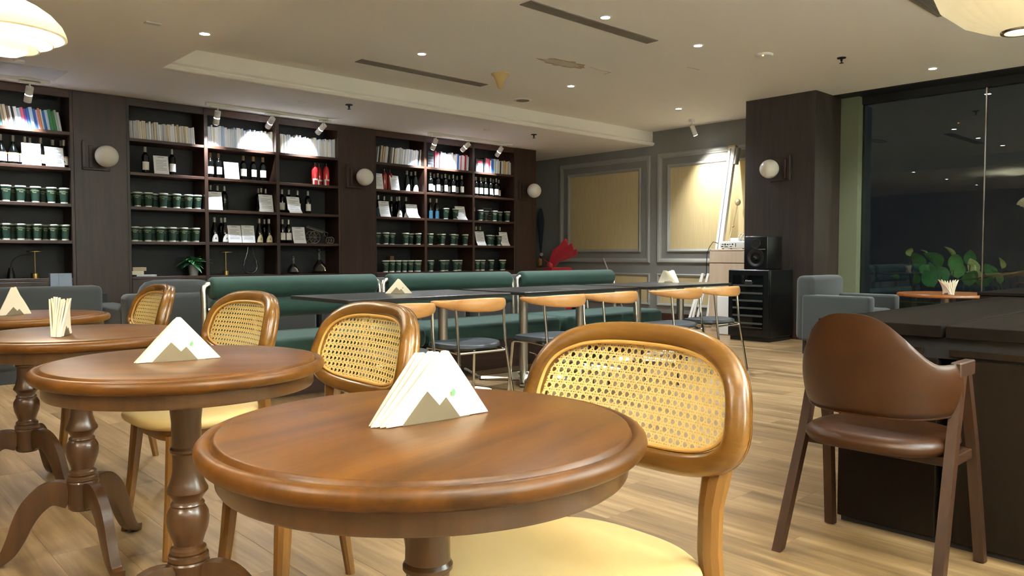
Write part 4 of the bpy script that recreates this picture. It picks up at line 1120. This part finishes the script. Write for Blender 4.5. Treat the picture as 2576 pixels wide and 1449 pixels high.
# ================================================================== BLACK BISTRO TABLES
BT = thing('bistro_table', '', 'table', (0, 0, 0), 0, 'square black bistro tables with chrome pedestals'); TB = .73
part('tabletop', MB().cbox(-.338, .338, -.37, .37, TB - .024, TB, .002), 'blacktop', BT, smooth=False)
part('mount_plate', MB().cbox(-.11, .11, -.11, .11, TB - .034, TB - .024, .002), 'blackmetal', BT)
part('pedestal', MB().lathe([(.036, TB - .034), (.036, .07), (.05, .068), (.05, .05)], 24), 'satinsteel', BT)
for k in range(4):
    a = PI / 4 + k * PI / 2; ca, sa = math.cos(a), math.sin(a); mb = MB(); rows = []
    for (r_, hw, z0, z1) in ((.0, .04, .03, .075), (.05, .036, .026, .074), (.34, .02, .012, .034), (.36, .018, .012, .026)):
        st = len(mb.v)
        for (u, z) in ((-hw, z0), (hw, z0), (hw * .7, z1), (-hw * .7, z1)): mb.v.append((r_ * ca - u * sa, r_ * sa + u * ca, z))
        rows.append(st)
    for q1, q2 in zip(rows, rows[1:]):
        for j in range(4): mb.f.append((q1 + j, q1 + (j + 1) % 4, q2 + (j + 1) % 4, q2 + j))
    mb.f += [tuple(rows[0] + j for j in range(4)), tuple(rows[-1] + j for j in range(4))]
    f_ = part('base_foot', mb, 'chrome', BT, smooth=False)
    part('glide', MB().lathe([(0, 0), (.02, 0), (.02, .013), (0, .013)], 12, (.335 * ca, .335 * sa, 0)), 'black', f_)
ch = list(BT.children)
for k, (x, y, lab) in enumerate(((2.755, 4.44, 'black bistro table leftmost in the row before the green bench'), (3.435, 4.455, 'black bistro table right of the leftmost one, sharing its napkins'), (4.235, 4.44, 'left black bistro table of the middle pair'), (4.918, 4.45, 'right black bistro table of the middle pair'), (5.70, 4.44, 'left black bistro table of the far pair, near the panelled wall'), (6.40, 4.45, 'right black bistro table of the far pair, near the wine fridge'))):
    if k == 0: BT.location = (x, y, 0); BT['label'] = lab
    else: dup(BT, lab, (x, y, 0), 0, ch=ch)
p = onz(1003, 738, TB); holder(p.x, p.y, TB, R(-28), 'steel napkin holder on the leftmost black tables', 'white napkin triangles on the leftmost black tables', 7, .001, .185, .1)
p = onz(1682, 711, TB); holder(p.x, p.y, TB, R(-40), 'steel napkin holder on the far black table', 'white napkins splayed open on the far black table', 8, .03, .17, .12, .3, False, .9)

# ================================================================== HORN CHAIRS (built facing +y)
HC = thing('horn_chair', '', 'chair', (0, 0, 0), 0, 'horn-back chairs with black seats at the bistro tables')
def hs(x, y, z): return (x, y, z - .014 * math.cos(min(1.5, abs(x) / .15)) * 0 + .010 * (x / .2) ** 2 * (1 if z > .44 else 0))
part('seat', MB().pad(.225, .205, [(0, .418), (.75, .418), (.93, .424), (1.0, .436), (.98, .447), (.9, .453), (.6, .450), (.3, .447), (0, .446)], 48, 2.3, (0, .02, 0), hs), 'blackleather', HC, ang=60)
for s_ in (-1, 1):
    part('front_leg', MB().tube([(s_ * .205, .205, 0), (s_ * .19, .17, .40), (s_ * .187, .15, .418), (s_ * .18, .0, .422), (s_ * .18, -.16, .41)], .0095, 10), 'chrome', HC)
    part('rear_leg', MB().tube([(s_ * .215, -.235, 0), (s_ * .185, -.175, .40), (s_ * .182, -.155, .55), (s_ * .186, -.142, .69)], .0095, 10), 'chrome', HC)
part('cross_bar', MB().tube([(-.185, -.165, .408), (.185, -.165, .408)], .008, 8), 'chrome', HC)
part('cross_bar', MB().tube([(-.185, .1, .412), (.185, .1, .412)], .008, 8), 'chrome', HC)
mb = MB(); n = 26; rows = []; K = 14
for i in range(n + 1):
    u = -1 + 2 * i / n; a = u * R(96)
    x = .245 * math.sin(a); y = .005 - .225 * math.cos(a); z = .700 + .014 * abs(u) ** 3
    hh = .0120 + .032 * max(0, math.cos(u * PI / 2)) ** 1.15 if abs(u) < 1 else .0125
    tt = .011 + .008 * math.cos(u * PI / 2)
    if i in (0, n): hh *= .55; tt *= .6
    rad = Vector((math.sin(a), -math.cos(a), 0)); st = len(mb.v)
    for k in range(K):
        b_ = 2 * PI * k / K; mb.v.append(tuple(Vector((x, y, z)) + rad * (math.cos(b_) * tt) + Vector((0, 0, 1)) * (math.sin(b_) * hh)))
    rows.append(st)
for q1, q2 in zip(rows, rows[1:]):
    for k in range(K): mb.f.append((q1 + k, q1 + (k + 1) % K, q2 + (k + 1) % K, q2 + k))
mb.f += [tuple(rows[0] + k for k in range(K)), tuple(rows[-1] + k for k in range(K))]
part('horn_back', mb, 'horn', HC, ang=60)
ch = list(HC.children)
for k, (x, y, rz, lab) in enumerate(((2.43, 3.63, R(-8), 'horn-back chair half hidden behind the second cane chair'), (3.07, 3.74, R(-3), 'horn-back chair with whole black seat showing, before the leftmost tables'), (3.76, 3.68, R(-2), 'horn-back chair left of the middle tables, above the nearest cane back'), (4.36, 3.70, R(0), 'horn-back chair right of the middle tables'), (5.17, 3.68, R(-2), 'horn-back chair left at the far black tables'), (5.76, 3.69, R(2), 'horn-back chair rightmost, in front of the wine fridge'))):
    if k == 0: HC.location = (x, y, 0); HC['label'] = lab; HC.rotation_euler = (0, 0, rz)
    else: dup(HC, lab, (x, y, 0), rz, ch=ch)

# ================================================================== GREEN BENCHES
def capsule(mb, x0, x1, y, z, r, rc=.03, n=26):
    pr = [(0, x0)] + [(r - rc + rc * math.sin(PI / 2 * k / 5), x0 + rc - rc * math.cos(PI / 2 * k / 5)) for k in range(6)] + [(r - rc + rc * math.cos(PI / 2 * k / 5), x1 - rc + rc * math.sin(PI / 2 * k / 5)) for k in range(6)] + [(0, x1)]
    return mb.lathe(pr, n, (0, y, z), 'x')


for (x0, x1, lab) in ((2.17, 3.57, 'green velvet bench, leftmost, its end tube in full view'), (3.70, 5.12, 'green velvet bench in the middle of the row'), (5.275, 6.68, 'green velvet bench nearest the panelled wall')):
    t = thing('green_bench', lab, 'bench', ((x0 + x1) / 2, 5.2, 0), 0, 'green velvet roll-back benches'); hx = (x1 - x0) / 2
    part('plinth', MB().box(-hx + .02, hx - .02, -.14, .26, 0, .20).box(-hx + .1, hx - .1, -.2, .3, .20, .27), 'shelfwoodx', t, smooth=False)
    part('seat_cushion', MB().cbox(-hx - .055, hx + .055, -.31, .33, .27, .435, .055), 'velvet', t, ang=70)
    part('upper_roll', capsule(MB(), -hx, hx, .38, .762, .083), 'velvet', t, ang=50)
    part('lower_roll', capsule(MB(), -hx + .01, hx - .01, .37, .605, .077), 'velvet', t, ang=50)
    for s_ in (-1, 1):
        part('end_tube', MB().tube([(s_ * (hx + .045), .36, .40), (s_ * (hx + .045), .37, .70), (s_ * (hx + .044), .376, .745), (s_ * (hx + .036), .379, .772), (s_ * (hx + .016), .38, .785), (s_ * (hx - .02), .38, .787)], .0235, 14), 'satinsteel', t)
        part('end_knob', MB().lathe([(0, -.012), (.02, -.012), (.022, 0), (.022, .01)], 16, (s_ * (hx + .008), .37, .605), 'x'), 'satinsteel', t)
    for s_ in (-.35, .35): part('back_support', MB().tube([(s_ * hx * 1.4, .40, .40), (s_ * hx * 1.4, .43, .62)], .013, 10), 'satinsteel', t)

# ================================================================== GREY SOFAS
def sofa(x0, x1, y0, depth, hback, lab, cushion=None):
    t = thing('grey_sofa', lab, 'sofa', ((x0 + x1) / 2, y0, 0), 0, 'grey fabric sofas facing the bookcases'); hx = (x1 - x0) / 2
    part('sofa_back', MB().cbox(-hx, hx, 0, .2, .1, hback, .045), 'greyfab', t, ang=70)
    part('seat_base', MB().cbox(-hx + .01, hx - .01, .18, depth, .1, .42, .04), 'greyfab', t, ang=70)
    for s_ in (-1, 1): part('sofa_arm', MB().cbox(s_ * (hx - .08) - .08, s_ * (hx - .08) + .08, .1, depth - .02, .1, min(hback - .1, .60), .04), 'greyfab', t, ang=70)
    part('base', MB().box(-hx + .05, hx - .05, .04, depth - .06, 0, .11), 'black', t, smooth=False)
    if cushion:
        c0, c1, zt = cushion; cx = (c0 + c1) / 2 - (x0 + x1) / 2; w = (c1 - c0) / 2
        part('head_cushion', MB().pad(w, .085, [(0, 0), (.9, 0), (1.02, .03), (1.0, .10), (.92, .16), (.80, .20), (.6, .215), (0, .22)], 40, 3.2, (cx, .13, zt - .22)), 'greyfab', t, ang=70)


sofa(-.25, 1.83, 6.95, .85, .752, 'grey sofa at far left, its plain back towards the round tables')
sofa(1.88, 3.55, 6.52, .85, .69, 'low grey sofa behind the cane chairs with a head cushion', (2.0, 2.62, .80))
sofa(3.62, 5.35, 6.5, .85, .78, 'grey sofa showing in the gap between the first two green benches')
sofa(5.45, 6.95, 6.5, .85, .78, 'grey sofa showing in the gap before the last green bench')
p = onY(152, 700, 8.12)
tag(part('side_cabinet', MB().cbox(p.x - .3, p.x + .35, 7.95, 8.35, 0, .64, .004), 'backwood', smooth=False), 'low black side cabinet behind the far left sofa', 'cabinet')
t = thing('acrylic_stand', 'clear acrylic menu holder above the far left sofa', 'menu holder', (p.x, 8.12, .64))
part('clear_box', MB().box(-.088, .088, -.03, .03, .002, .195), 'acrylic', t, smooth=False)
part('bright_edge', MB().box(-.02, .006, -.034, -.03, .002, .195), 'acrylic', t, smooth=False)

# ================================================================== BROWN LEATHER CHAIR (faces +x) AND DARK COUNTER
t = thing('leather_chair', 'cognac leather wrap-back chair on A-shaped wooden legs', 'chair', (2.612, 1.02, 0))
hw, xr, xf = .237, -.205, .19
for s_ in (-1, 1):
    yb = s_ * hw
    part('rear_leg', MB().sweep([(xr, yb + s_ * .012, 0), (-.06, yb + s_ * -.004, .40), (.02, yb - s_ * .008, .665)], [(1, 0, .3)] * 3, [(0, 1, 0)] * 3, [(-.020, -.015), (.020, -.015), (.020, .015), (-.020, .015)]), 'browntwood', t, smooth=False)
    part('front_leg', MB().sweep([(xf, yb + s_ * .012, 0), (.125, yb - s_ * .002, .40), (.055, yb - s_ * .008, .64)], [(1, 0, -.2)] * 3, [(0, 1, 0)] * 3, [(-.018, -.015), (.018, -.015), (.018, .015), (-.018, .015)]), 'browntwood', t, smooth=False)
    part('arm_top', MB().cbox(-.03, .105, yb - s_ * .008 - .016, yb - s_ * .008 + .016, .625, .672, .004), 'browntwood', t, smooth=False)
    part('side_rail', MB().cbox(-.055, .12, yb - s_ * .01 - .012, yb - s_ * .01 + .012, .352, .385, .003), 'browntwood', t, smooth=False)
part('cross_rail', MB().cbox(.11, .135, -hw + .01, hw - .01, .352, .383, .003), 'browntwood', t, smooth=False)
part('cross_rail', MB().cbox(-.06, -.035, -hw + .01, hw - .01, .352, .383, .003), 'browntwood', t, smooth=False)
part('seat_pad', MB().pad(.215, .222, [(0, .382), (.82, .382), (.95, .388), (1.0, .405), (.99, .42), (.94, .432), (.8, .438), (.4, .44), (0, .44)], 52, 2.7, (.005, 0, 0)), 'brownleather', t, ang=60)
# wrap back: shell swept round the rear, arched top
mb = MB(); n = 40; m = 12; outer = []
for sd in (0, 1):
    for i in range(n + 1):
        u = -1 + 2 * i / n; a = u * R(81)
        cx = .035 - (.245 - .0) * math.cos(a) * (1 if abs(a) < PI / 2 else 1); cy = .232 * math.copysign(abs(math.sin(min(abs(a), PI / 2))) ** .82, a)
        nx_, ny = -math.cos(a), math.sin(a)
        au = abs(u); zt = .668 + .155 * (0.5 + 0.5 * math.cos(PI * min(1, (au / .80)) ** 1.15)); zb = .500 + .012 * min(1, au) ** 3
        for j in range(m + 1):
            v = j / m; bul = math.sin(PI * v) ** .55; th = (.015 * bul + .003) * (1 if sd else -.8)
            zz = zb + (zt - zb) * v
            lean_ = -.075 * (v - .35) * max(0, math.cos(a)); mb.v.append((cx + nx_ * th + lean_, cy + ny * th, zz))
Q = (n + 1) * (m + 1)
for i in range(n):
    for j in range(m):
        a = i * (m + 1) + j; mb.f += [(a, a + 1, a + m + 2, a + m + 1), (Q + a, Q + a + m + 1, Q + a + m + 2, Q + a + 1)]
for i in range(n):
    a = i * (m + 1); mb.f += [(a, a + m + 1, Q + a + m + 1, Q + a), (a + m, Q + a + m, Q + a + 2 * m + 1, a + 2 * m + 1)]
for j in range(m): mb.f += [(j, Q + j, Q + j + 1, j + 1), (n * (m + 1) + j, n * (m + 1) + j + 1, Q + n * (m + 1) + j + 1, Q + n * (m + 1) + j)]
bk = part('wrap_back', mb, 'brownleather', t, ang=70)
sm = []
for i in range(n + 1):
    u = -1 + 2 * i / n; a = u * R(81); au = abs(u); zb = .500 + .012 * au ** 3; cx = .035 - .245 * math.cos(a); cy = .232 * math.copysign(abs(math.sin(min(abs(a), PI / 2))) ** .82, a)
    sm.append((cx - math.cos(a) * .004 + .026 * max(0, math.cos(a)), cy + math.sin(a) * .004, zb))
part('piping', MB().tube(sm, .003, 6), 'brownleather', bk)

t = thing('dark_counter', 'long dark walnut counter behind the leather chair', 'counter', (3.9, 0, 0)); ox = -3.9
XC, ZC = 2.835, .762
for (a, b_, nm) in ((.915, 1.345, 'far'), (-.9, .902, 'near')):
    part('worktop', MB().cbox(XC - .0 + ox, 5.1 + ox, a, b_, ZC - .042, ZC, .002), 'desktop', t, smooth=False)
part('gap_strip', MB().box(XC + .04 + ox, 5.1 + ox, .902, .915, ZC - .05, ZC - .006), 'black', t, smooth=False)
part('recess', MB().box(XC + .03 + ox, 5.08 + ox, -.88, 1.30, ZC - .115, ZC - .042), 'backwood', t, smooth=False)
for (a, b_) in ((.93, 1.29), (-.88, .895)):
    part('ledge', MB().cbox(XC + .015 + ox, XC + .05 + ox, a + .05, b_, ZC - .105, ZC - .082, .002), 'deskwood', t, smooth=False)
    part('body_panel', MB().cbox(XC + .02 + ox, 5.08 + ox, a, b_ - .02, .02, ZC - .115, .003), 'deskwood', t, smooth=False)
part('foot_plinth', MB().box(XC + .035 + ox, 5.05 + ox, -.87, 1.26, 0, .02), 'backwood', t, smooth=False)
t = thing('dark_cabinet', 'dark walnut cabinet standing taller at the end of the counter', 'cabinet', (5.9, .6, 0))
part('cabinet_body', MB().cbox(-.78, .8, -1.4, .85, 0, .765, .004), 'deskwood', t, smooth=False)
part('cabinet_top', MB().cbox(-.79, .81, -1.41, .86, .765, .785, .003), 'desktop', t, smooth=False)

# ================================================================== ARMCHAIRS AND ORANGE TABLE BY THE GLASS
AC = thing('grey_armchair', 'grey fabric armchair beside the pillar and the orange table', 'armchair', (7.80, 3.40, 0), 0, 'grey armchairs at the orange table')
part('base_frame', MB().cbox(-.36, .36, -.34, .34, .14, .40, .03), 'greyfab', AC, ang=70)
part('seat_cushion', MB().cbox(-.235, .235, -.36, .22, .38, .475, .045), 'greyfab', AC, ang=70)
part('backrest', MB().cbox(-.36, .36, .19, .38, .14, .795, .055), 'greyfab', AC, ang=70)
for s_ in (-1, 1): part('arm', MB().cbox(s_ * .305 - .075, s_ * .305 + .075, -.37, .30, .14, .605, .028), 'greyfab', AC, ang=70)
for sx in (-1, 1):
    for sy in (-1, 1): part('leg', MB().tube([(sx * .3, sy * .3, 0), (sx * .3, sy * .3, .15)], .02, 8), 'black', AC)
dup(AC, 'grey fabric armchair mostly hidden behind the dark cabinet', (7.73, 1.88, 0), PI, ch=list(AC.children))
OZ = .66; t = thing('orange_table', 'round orange-brown pedestal table by the glass wall', 'table', (7.60, 2.40, 0))
part('tabletop', MB().lathe([(0, OZ), (.415, OZ), (.42, OZ - .006), (.42, OZ - .022), (.41, OZ - .03), (0, OZ - .03)], 64), 'orangewood', t, ang=50)
part('pedestal', MB().lathe([(.06, OZ - .03), (.06, .03), (.065, .02)], 28), 'satinsteel', t)
part('base_disc', MB().lathe([(0, .022), (.23, .018), (.24, .006), (.24, 0), (0, 0)], 40), 'satinsteel', t)
p = onz(2386, 741, OZ); holder(p.x, p.y, OZ, R(50), 'steel napkin holder on the orange table', 'white napkins standing fanned on the orange table', 8, .035, .12, .125, .25, False)

# ================================================================== WINE FRIDGE, SPEAKER, CABINET, PROJECTOR
t = thing('wine_fridge', 'black wine fridge with glass door in front of the pillar', 'wine fridge', (8.385, 4.69, 0))
part('body', MB().cbox(-.255, .27, -.265, .265, .05, .836, .006), 'fridge', t)
part('kick_plate', MB().box(-.25, .25, -.25, .25, 0, .05), 'black', t, smooth=False)
d_ = part('door', MB().cbox(-.285, -.257, -.262, .262, .055, .832, .005), 'fridge', t)
part('door_glass', MB().box(-.2875, -.2855, -.19, .205, .10, .77), mat('fridge_glass', (4, 5, 6), .08), d_, smooth=False)
for k in range(6): part('shelf_front', MB().cbox(-.291, -.2875, -.185, .20, .20 + k * .088, .20 + k * .088 + .022, .001), 'fridgeshelf', d_)
part('shelf_front', MB().cbox(-.291, -.2875, -.185, .20, .155, .168, .001), 'darkgrey', d_)
part('display', MB().cbox(-.292, -.2875, -.055, .045, .655, .695, .001), 'darkgrey', d_)
LM = text_mesh('A.home', .026, shear=.15)
for v in LM.vertices: v.co = (-.2925, -v.co.x - .005, v.co.y + .70)
link('logo', LM, 'white', d_)
t = thing('studio_speaker', 'black two-way studio monitor on top of the wine fridge', 'loudspeaker', (8.40, 4.645, .8365))
part('cabinet', MB().cbox(-.22, .12, -.15, .15, 0, .39, .012), 'fridge', t, ang=40)
part('woofer', MB().lathe([(0, -.012), (.03, -.008), (.04, .012), (.085, -.004), (.095, -.01), (.108, -.008), (.11, .004)], 40, (-.222, 0, .135), 'x'), 'black', t, ang=40)
part('dust_cap', MB().sphere(.032, (-.222, 0, .135), 20, 12), 'blackmetal', t)
part('tweeter', MB().lathe([(0, -.004), (.02, .002), (.055, -.004), (.06, .003)], 30, (-.222, 0, .30), 'x'), 'black', t)
part('port_slot', MB().cbox(-.2235, -.2195, -.12, .02, .232, .242, .001), 'midgrey', t)
t = thing('beech_cabinet', 'pale beech drawer cabinet behind the black speaker', 'cabinet', (9.32, 5.50, 0)); ZK = 1.085
part('carcass', MB().cbox(-.27, .27, -.37, .32, .06, ZK - .02, .003), 'beech', t, smooth=False)
part('top_board', MB().cbox(-.29, .27, -.375, .325, ZK - .02, ZK, .003), 'beech', t, smooth=False)
part('drawer_front', MB().cbox(-.288, -.27, -.365, .315, .905, ZK - .026, .002), 'beech', t, smooth=False)
part('door_front', MB().cbox(-.288, -.27, -.365, .315, .075, .893, .002), 'beech', t, smooth=False)
part('shadow_gap', MB().box(-.274, -.269, -.365, .315, .893, .905), 'cardboard', t, smooth=False)
part('plinth', MB().box(-.25, .25, -.35, .3, 0, .06), 'beech', t, smooth=False)
t = thing('projector', 'white projector lying on the beech cabinet', 'projector', (9.20, 5.50, ZK))
part('shell', MB().cbox(-.13, .13, -.19, .19, .012, .105, .014), 'white', t, ang=50)
for i, (a, b_, z0, z1) in enumerate(((.05, .075, .055, .07), (.09, .11, .05, .075), (.02, .04, .06, .07), (.12, .15, .06, .07), (-.02, .0, .055, .075), (.06, .11, .028, .038), (.13, .16, .03, .042), (.0, .03, .03, .04), (-.06, -.05, .03, .08))): part('port', MB().box(-.1312, -.1295, a, b_, z0, z1), 'darkgrey', t, smooth=False)
for sx in (-1, 1):
    for sy in (-1, 1): part('foot', MB().lathe([(0, 0), (.012, 0), (.012, .013)], 10, (sx * .1, sy * .15, 0)), 'black', t)
t = thing('power_strip', 'white power strip with coiled cord on the projector', 'power strip', (9.20, 5.46, ZK + .1055))
part('strip_body', MB().cbox(-.03, .03, -.02, .13, 0, .045, .006), 'white', t, ang=50)
coil = [(.045 * math.cos(k * .7), -.13 + .0045 * k - .02, .05 + .045 * math.sin(k * .7)) for k in range(36)]
part('coiled_cord', MB().tube(coil, .006, 7), 'cable', t)
t = thing('black_lead', 'thin black lead trailing from the projector down the cabinet', 'cable', (0, 0, 0))
part('lead', MB().tube([(9.05, 5.70, ZK + .08), (9.03, 5.76, ZK + .10), (9.02, 5.81, ZK + .03), (9.01, 5.838, ZK - .05), (9.0, 5.84, .9), (9.01, 5.845, .8), (8.99, 5.842, .72)], .005, 7), 'black', t)
# projection screen case leaning on the wall, beside the cabinet
pt_, pb_ = onX(1838, 369, 9.60), onz(1772, 800, 0)
a = Vector((9.30, 5.98, .01)); b_ = Vector((9.66, 5.86, 2.52))
t = thing('screen_case', 'long white projection screen case leaning on the panelled wall', 'screen case', a)
ax = (b_ - a); ux = ax.normalized(); sidev = Vector((0, 1, 0)); fv = ux.cross(sidev).normalized()
part('case', MB().sweep([(0, 0, 0), ax], [sidev, sidev], [fv, fv], [(-.052, -.03), (.052, -.03), (.052, .03), (-.052, .03)]), 'white', t, smooth=False)
part('case_groove', MB().sweep([ux * .02, ax - ux * .02], [sidev, sidev], [fv, fv], [(.006, -.033), (.014, -.033), (.014, .033), (.006, .033)]), 'midgrey', t, smooth=False)
part('end_cap', MB().sweep([ax - ux * .001, ax + ux * .02], [sidev, sidev], [fv, fv], [(-.056, -.034), (.056, -.034), (.056, .034), (-.056, .034)]), 'cream', t, smooth=False)
part('roller_end', MB().tube([ax - ux * .30 + Vector((.0, -.09, .05)), ax + Vector((0, -.09, -.02))], .035, 16), 'mould', t)
part('slot', MB().box(-.5, -.49, 0, .001, 0, .001), 'midgrey', t) if False else None
t = thing('wooden_pole', 'thin pole with pale knob behind the screen case', 'pole', (9.45, 5.78, ZK))
part('rod', MB().tube([(0, .02, 0), (.16, -.03, .62)], .007, 8), 'ivory', t); part('knob', MB().sphere(.04, (.165, -.035, .66), 18, 12, 1.2), 'ivory', t); part('collar', MB().sphere(.016, (.085, -.01, .32), 12, 8), 'tan', t)
t = thing('white_slat_bundle', 'thin white strips leaning beside the beech cabinet foot', 'strips', (9.22, 6.12, 0))
for k, (dy, tp) in enumerate(((0, .12), (.06, .08), (.11, .15))): part('strip', MB().sweep([(-.02 - .02 * k, dy + .02, 0), (tp, dy - .09, .75)], [(0, 1, 0)] * 2, [(1, 0, 0)] * 2, [(-.018, -.008), (.018, -.008), (.018, .008), (-.018, .008)]), 'white', t, smooth=False)
# grey box standing by the fridge on the floor
tag(part('air_purifier', MB().cbox(8.5, 8.66, 5.14, 5.36, 0, .50, .02), 'white'), 'white and grey box on the floor beside the wine fridge', 'appliance')

# gift box with red bow, tall dark umbrella, mic rod in the corner
t = thing('gift_box', 'brown gift box wrapped with a big red ribbon bow', 'gift box', (9.30, 9.05, 0))
part('box', MB().cbox(-.28, .2, -.26, .42, 0, .80, .004), 'cardboard', t, smooth=False)
part('ribbon_band', MB().box(-.284, .204, -.27, -.08, -.0, .804), 'red', t, smooth=False)
for k, (dy, dz, w, tw) in enumerate(((-.46, .34, .13, .1), (-.34, .42, .12, -.2), (-.55, .26, .1, .3), (.18, .10, .1, .1))):
    pts = [(-.15, -.12, .80), (-.17, -.12 + dy * .35, .80 + dz * .55), (-.14, -.12 + dy * .7, .80 + dz * .75), (-.12, -.12 + dy, .80 + dz)]
    part('bow_loop', MB().sweep(pts, [(0, .4, 1)] * 4, [(1, 0, 0)] * 4, [(-w * .45, -.004), (w * .45, -.02 + tw * .1), (w * .45, .02), (-w * .45, .012)]), 'red', t, ang=60)
part('bow_knot', MB().sphere(.06, (-.16, -.12, .84), 14, 10), 'red', t)
t = thing('furled_umbrella', 'tall dark navy furled umbrella in the far corner', 'umbrella', (9.60, 9.62, 0))
part('canopy', MB().lathe([(.0, 1.83), (.02, 1.82), (.045, 1.74), (.06, 1.62), (.055, 1.5), (.035, 1.3), (.02, 1.12), (.012, 1.05)], 20), 'navy', t)
part('shaft', MB().tube([(0, 0, 0), (0, 0, 1.1)], .012, 8), 'blackmetal', t)
part('collar', MB().sphere(.03, (-.01, -.03, 1.02), 14, 10), 'white', t)
part('wood_grip', MB().lathe([(0, .80), (.03, .82), (.04, .88), (.035, .94), (.02, .96)], 16, (0, .02, 0)), 'tan', t)
t = thing('metal_rod', 'thin steel rod leaning behind the last green bench', 'rod', (9.30, 7.6, 0))
part('rod', MB().tube([(0, -.17, 0), (0, .32, .955)], .011, 8), 'satinsteel', t)

# floor cables
t = thing('white_floor_cable', 'white cable arching over the floor under the bistro tables', 'cable', (0, 0, 0))
pts = [onz(x, y, z) for x, y, z in ((1118, 930, .01), (1128, 922, .03), (1150, 920, .045), (1175, 930, .03), (1202, 946, .008), (1222, 952, .006))]
part('cable', MB().tube(pts, .011, 8), 'cable', t)
t = thing('frayed_cord', 'white cord with copper end by the bench plinth', 'cable', (0, 0, 0))
pa = [onY(x, y, 4.98) for x, y in ((1332, 886), (1346, 890))]; pb = [onY(x, y, 4.97) for x, y in ((1346, 890), (1356, 902))]; pc = [onY(x, y, 4.96) for x, y in ((1357, 903), (1366, 910), (1376, 919))]
part('wire', MB().tube(pa, .004, 6), 'cable', t); part('copper_end', MB().tube(pb, .008, 6), 'tan', t); part('cord', MB().tube(pc, .012, 7), 'cable', t)
part('tail', MB().tube([pc[-1], (pc[-1].x + .1, pc[-1].y - .02, .01), (pc[-1].x + .4, pc[-1].y - .03, .008)], .01, 7), 'cable', t)

# ================================================================== PLANTS OUTSIDE THE GLASS
t = thing('window_plant', 'leafy green vine plants in a trough outside the glass', 'plants', (9.75, 2.9, 0))
part('trough', MB().cbox(-.22, .22, -1.6, .75, -.02, .45, .02), 'outground', t)
part('soil', MB().box(-.2, .2, -1.58, .73, .45, .46), 'stem', t, smooth=False)
def broad_leaf(L, w):
    mb = MB(); n = 8; m = 2
    for k in range(n + 1):
        u = k / n; ww = w * (math.sin(PI * u ** .75) ** .7 if 0 < u < 1 else .02); z = .10 * L * math.sin(PI * u) - .15 * L * u * u
        for j in range(-m, m + 1): mb.v.append((ww / 2 * j / m, u * L, z + abs(j / m) * ww * .12))
    q = 2 * m + 1
    for k in range(n):
        for j in range(2 * m): a = k * q + j; mb.f.append((a, a + 1, a + q + 1, a + q))
    return mb.mesh('leaf', True, 60)
BLs = [broad_leaf(.19, .13), broad_leaf(.24, .17), broad_leaf(.15, .09)]
BL3 = {}
def put_leaf(px, y, s, m, roll, tilt, face):
    P = onX(px, y, 9.70); key = (s, m)
    if key not in BL3: me = BLs[s].copy(); me.materials.clear(); me.materials.append(M[m]); BL3[key] = me
    o = link('leaf', BL3[key], None, t); o.location = P - t.location; o.rotation_euler = (tilt, roll, face); return P
LF = [(2290, 645, 2, 'leafpale', .3, .9, 2.2), (2340, 650, 2, 'leafpale', -.3, .9, .4), (2315, 680, 1, 'leafdark', .2, 1.3, 1.4), (2345, 690, 0, 'leaf', .9, 1.1, 1.8), (2330, 705, 1, 'leafdark', -.4, 1.5, 1.2), (2370, 670, 1, 'leafdark', .6, 1.0, 1.0), (2392, 680, 1, 'leaf', -.5, 1.2, 1.6),
      (2400, 655, 0, 'leafpale', .3, 1.2, .6), (2410, 700, 1, 'leaf', .2, 1.6, 1.5), (2440, 668, 0, 'leafdark', 0, 1.4, 1.9), (2452, 690, 0, 'leafpale', .2, 1.45, 1.57), (2385, 705, 1, 'leafdark', .8, 1.2, 1.2), (2425, 712, 0, 'leaf', -.8, 1.1, 1.7), (2470, 700, 0, 'leafpale', 1.0, .8, .3),
      (2260, 703, 0, 'leaf', .2, .3, 1.1), (2500, 700, 0, 'leafdark', .4, 1.3, 1.5), (2520, 676, 2, 'leafpale', -.3, 1.2, 1.0), (2350, 722, 1, 'leafdark', .5, 1.3, 1.9), (2300, 715, 0, 'leafdark', -.3, 1.4, 1.0), (2440, 720, 1, 'leafdark', .1, 1.0, 2.2), (2480, 722, 1, 'leafdark', .3, .6, 2.0), (2515, 715, 0, 'leafdark', .1, 1.2, .9)]
for lf in LF:
    P = put_leaf(*lf); q = Vector((9.72, P.y - .05, .46)) - t.location; e = P - t.location
    part('stem', MB().tube([q, (q + e) / 2 + Vector((.02, .04, .05)), e], .005, 6), 'stem', t)
br = [onX(x, y, 9.62) - t.location for x, y in ((2405, 704), (2450, 702), (2500, 693), (2545, 688), (2600, 676))]
part('bare_branch', MB().tube(br, [.006, .008, .009, .009, .008], 8), 'stem', t)
